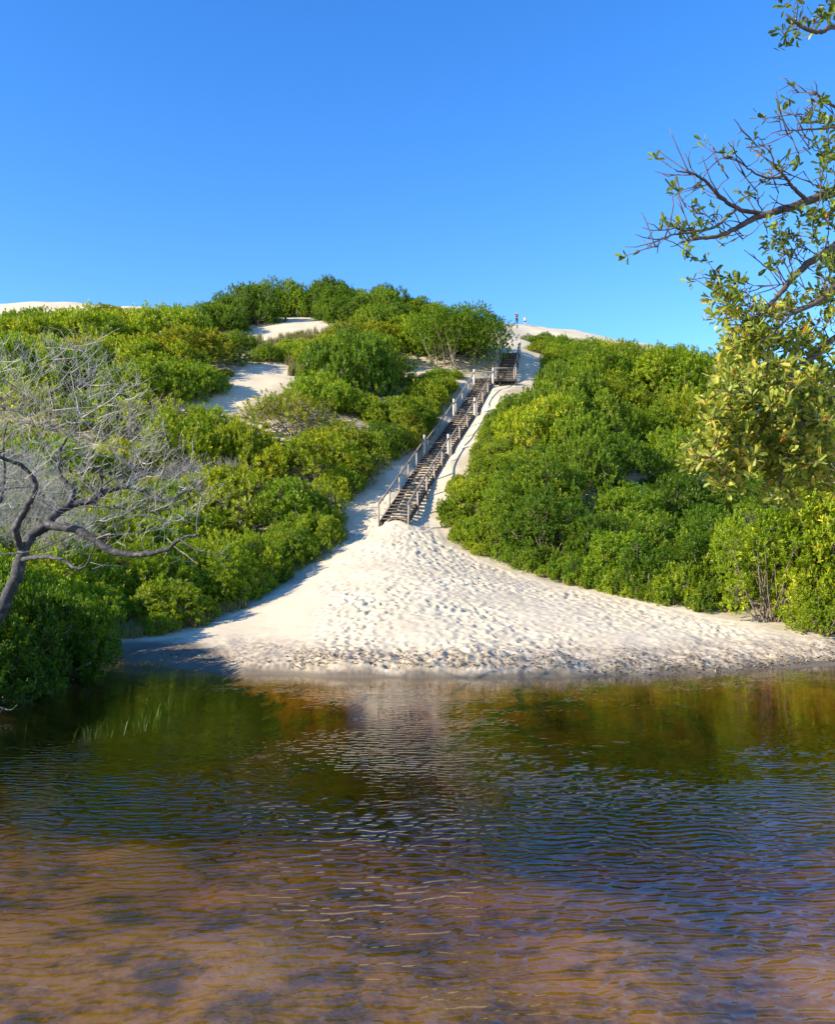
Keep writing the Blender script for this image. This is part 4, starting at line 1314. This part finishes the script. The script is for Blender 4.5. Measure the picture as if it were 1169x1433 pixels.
    for i in big:
        c = V6[i, 0]
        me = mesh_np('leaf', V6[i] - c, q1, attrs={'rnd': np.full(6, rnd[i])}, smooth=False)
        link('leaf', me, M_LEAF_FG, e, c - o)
    Vr = V6[rest].reshape(-1, 3) - o
    qr = (np.arange(len(rest))[:, None, None] * 6 + q1[None]).reshape(-1, 4)
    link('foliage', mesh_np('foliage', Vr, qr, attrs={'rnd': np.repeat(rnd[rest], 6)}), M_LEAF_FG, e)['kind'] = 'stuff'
overhanging_tree()

# ------------------------------------------------------------------ grasses, reeds and drift wood
def blades(name, pts, n, hgt, r, lean=.35, width=.012, mat=M_GRASS, kind='stuff', z0=None, rr=(0, 1)):
    """tufts of thin bent blades"""
    V = []; T = []; A = []
    P = np.asarray(pts)[r.integers(0, len(pts), n)] + r.normal(0, .12, (n, 2))
    Z = gz_np(P[:, 0], P[:, 1]) - .03 if z0 is None else np.full(n, z0)
    h = hgt * r.uniform(.5, 1.2, n)
    an = r.uniform(0, 6.28, n); d = np.stack([np.cos(an), np.sin(an), 0 * an], 1)
    s = np.stack([-np.sin(an), np.cos(an), 0 * an], 1) * width
    b = np.stack([P[:, 0], P[:, 1], Z], 1)
    l = r.uniform(.1, lean, n)[:, None] * h[:, None]
    m = b + d * l * .4 + np.array((0, 0, 1)) * h[:, None] * .6
    t = b + d * l + np.array((0, 0, 1)) * h[:, None]
    V = np.stack([b - s, b + s, m + s * .7, m - s * .7, t], 1).reshape(-1, 3)
    o = np.arange(n)[:, None] * 5
    me = mesh_np(name, V, o + np.array((0, 1, 2, 3)), o + np.array((3, 2, 4)), attrs={'rnd': np.repeat(r.uniform(*rr, n), 5)})
    return link(name, me, mat)
rg = np.random.default_rng(9)
def area_pts(poly, n):
    xs = [p[0] for p in poly]; ys_ = [p[1] for p in poly]
    out = []
    while len(out) < n:
        x, y = rg.uniform(min(xs), max(xs)), rg.uniform(min(ys_), max(ys_))
        if inpoly(x, y, poly): out.append(hit(x, y)[:2])
    return out
tag(blades('dry_grass', area_pts([(170, 898), (172, 868), (230, 852), (335, 846), (345, 850), (280, 876)], 200), 9000, .38, rg, rr=(.3, 1)), 'dry brownish grass at the slope foot by the left sand edge', 'grass', kind='stuff')
tag(blades('dune_grass', area_pts([(398, 505), (375, 492), (385, 478), (440, 468), (560, 448), (590, 470), (540, 500), (470, 530), (410, 530)], 420) + area_pts([(345, 480), (370, 476), (395, 500), (360, 508)], 40), 42000, .85, rg, width=.022, rr=(.1, .9)), 'tall pale dune grass on the slope around the sand patches', 'grass', kind='stuff')
tag(blades('reeds', [(at(x, y, CAM_Z * FPX / (y - HORIZON))[0], CAM_Z * FPX / (y - HORIZON)) for x, y in ((205, 1000), (215, 1008), (195, 1012), (225, 995), (150, 1020), (120, 1022), (170, 1015), (235, 985))], 70, .34, rg, z0=-.12, width=.005, lean=.6, rr=(.0, .25), mat=M_LEAF), 'thin green reeds standing in the pond near the left bank', 'reeds', kind='stuff')
tag(blades('shore_sedge', [(at(x, y, CAM_Z * FPX / (y - HORIZON))[0], CAM_Z * FPX / (y - HORIZON)) for x, y in ((160, 925), (175, 922), (190, 925), (205, 928), (220, 929), (235, 931), (170, 928))], 900, .16, rg, z0=-.05, width=.006, rr=(.6, 1)), 'short straw coloured sedge at the waterline by the left bank', 'grass', kind='stuff')
# crumbs of leaf and twig washed up along the sand's edge
def debris():
    r = np.random.default_rng(41)
    n = 5200
    x = r.uniform(-8, 15, n); y = np.interp(x, (-8, -4.7, 0, 5, 8, 12, 15), (25.4, 22.6, 21.95, 21.95, 22.6, 24.4, 25.8)) + np.abs(r.normal(0, .9, n)) + .12
    ii = np.clip(np.searchsorted(ys, y), 0, nr - 1); jj = np.clip(np.searchsorted(tt, x / np.maximum(y, 14)), 0, nc - 1)
    z = H[ii, jj] + .012
    an = r.uniform(0, 6.28, n); L_ = r.uniform(.025, .085, n); W_ = L_ * r.uniform(.12, .45, n)
    d = np.stack([np.cos(an), np.sin(an), r.normal(0, .3, n)], 1) * L_[:, None]; sdv = np.stack([-np.sin(an), np.cos(an), r.normal(0, .3, n)], 1) * W_[:, None]
    c = np.stack([x, y, z], 1)
    V = np.stack([c - d, c + sdv, c + d, c - sdv], 1).reshape(-1, 3)
    o = np.arange(n)[:, None] * 4
    keep = (z > .02) & ((x > -3.5) | (r.random(n) < .25))
    F = (o + np.array((0, 1, 2, 3)))[keep]
    me_ = mesh_np('shore_debris', V, F, attrs={'rnd': np.repeat(r.random(n), 4)})
    mm, nt, N, L, out = nmat('washed_up_crumbs')
    a = N('ShaderNodeAttribute'); a.attribute_name = 'rnd'
    rp_ = ramp(N, [(0, (.05, .035, .02)), (.4, (.16, .11, .06)), (.8, (.34, .25, .14)), (1, (.5, .42, .3))])
    L(a.outputs['Fac'], rp_.inputs[0])
    p = N('ShaderNodeBsdfPrincipled'); p.inputs['Roughness'].default_value = .8
    L(rp_.outputs[0], p.inputs['Base Color']); L(p.outputs[0], out.inputs[0])
    tag(link('shore_debris', me_, mm), 'brown crumbs of leaves and twigs strewn along the waterline', 'debris', kind='stuff')
debris()
m = MB()
q0 = at(-20, 992, 16.2)
P = smooth_path([at(-40, 985, 16.5), at(-5, 992, 16.3), at(14, 997, 16.2), at(24, 990, 16.1)], 5); P[:, 2] += .05
m.tube(P - P[0], np.linspace(.018, .006, len(P)), 6)
P2 = smooth_path([at(5, 994, 16.25), at(-2, 1004, 16.1), at(-10, 1010, 16.0)], 5); P2[:, 2] += .06
m.tube(P2 - P[0], np.linspace(.012, .005, len(P2)), 6)
tag(link('drift_branch', m.mesh('drift_branch', True), M_DEAD, loc=P[0]), 'thin bare grey branch lying at the water under the left bank', 'branch')
# ------------------------------------------------------------------ leave out shrubs nothing shows of; let each label point to one shrub
def tidy():
    bpy.context.view_layer.update()
    dg = bpy.context.evaluated_depsgraph_get()
    seen = {}
    o0 = Vector((0, 0, CAM_Z))
    wat = bpy.data.objects['pond_water']; wat.hide_viewport = True
    dg = bpy.context.evaluated_depsgraph_get()
    for py in range(382, 1020, 5):
        for px in range(2, 1169, 5):
            d = Vector(ray(px, py)).normalized()
            ok, loc, nrm, i_, ob, mat_ = sc.ray_cast(dg, o0, d, distance=400)
            if ok and ob.parent is not None:
                a = seen.setdefault(ob.parent.name, [0, 0, 0])
                a[0] += 1; a[1] += px; a[2] += py
    wat.hide_viewport = False
    gone = 0
    keep = []
    for e in AUTO:
        if seen.get(e.name, [0])[0] < 4:
            for c in list(e.children): bpy.data.objects.remove(c, do_unlink=True)
            bpy.data.objects.remove(e, do_unlink=True)
            gone += 1
        else: keep.append((e, seen[e.name]))
    by = {}
    for e, a in keep: by.setdefault(e['label'], []).append((a[1] / a[0], a[2] / a[0], e))
    nth = ['leftmost', 'second', 'third', 'fourth', 'fifth', 'sixth', 'seventh', 'eighth', 'ninth', 'tenth']
    for lab, v in by.items():
        if len(v) < 2: continue
        v.sort(key=lambda t: t[0])
        for k, (x_, y_, e) in enumerate(v):
            e['label'] = (nth[k] + (' from left, ' if k else ' ') if k < len(v) - 1 else 'rightmost ') + lab
    print('dropped', gone, 'kept', len(keep))
tidy()
print('objects', len(sc.objects), 'unique mesh tris', sum(len(p.polygons) for p in bpy.data.meshes))
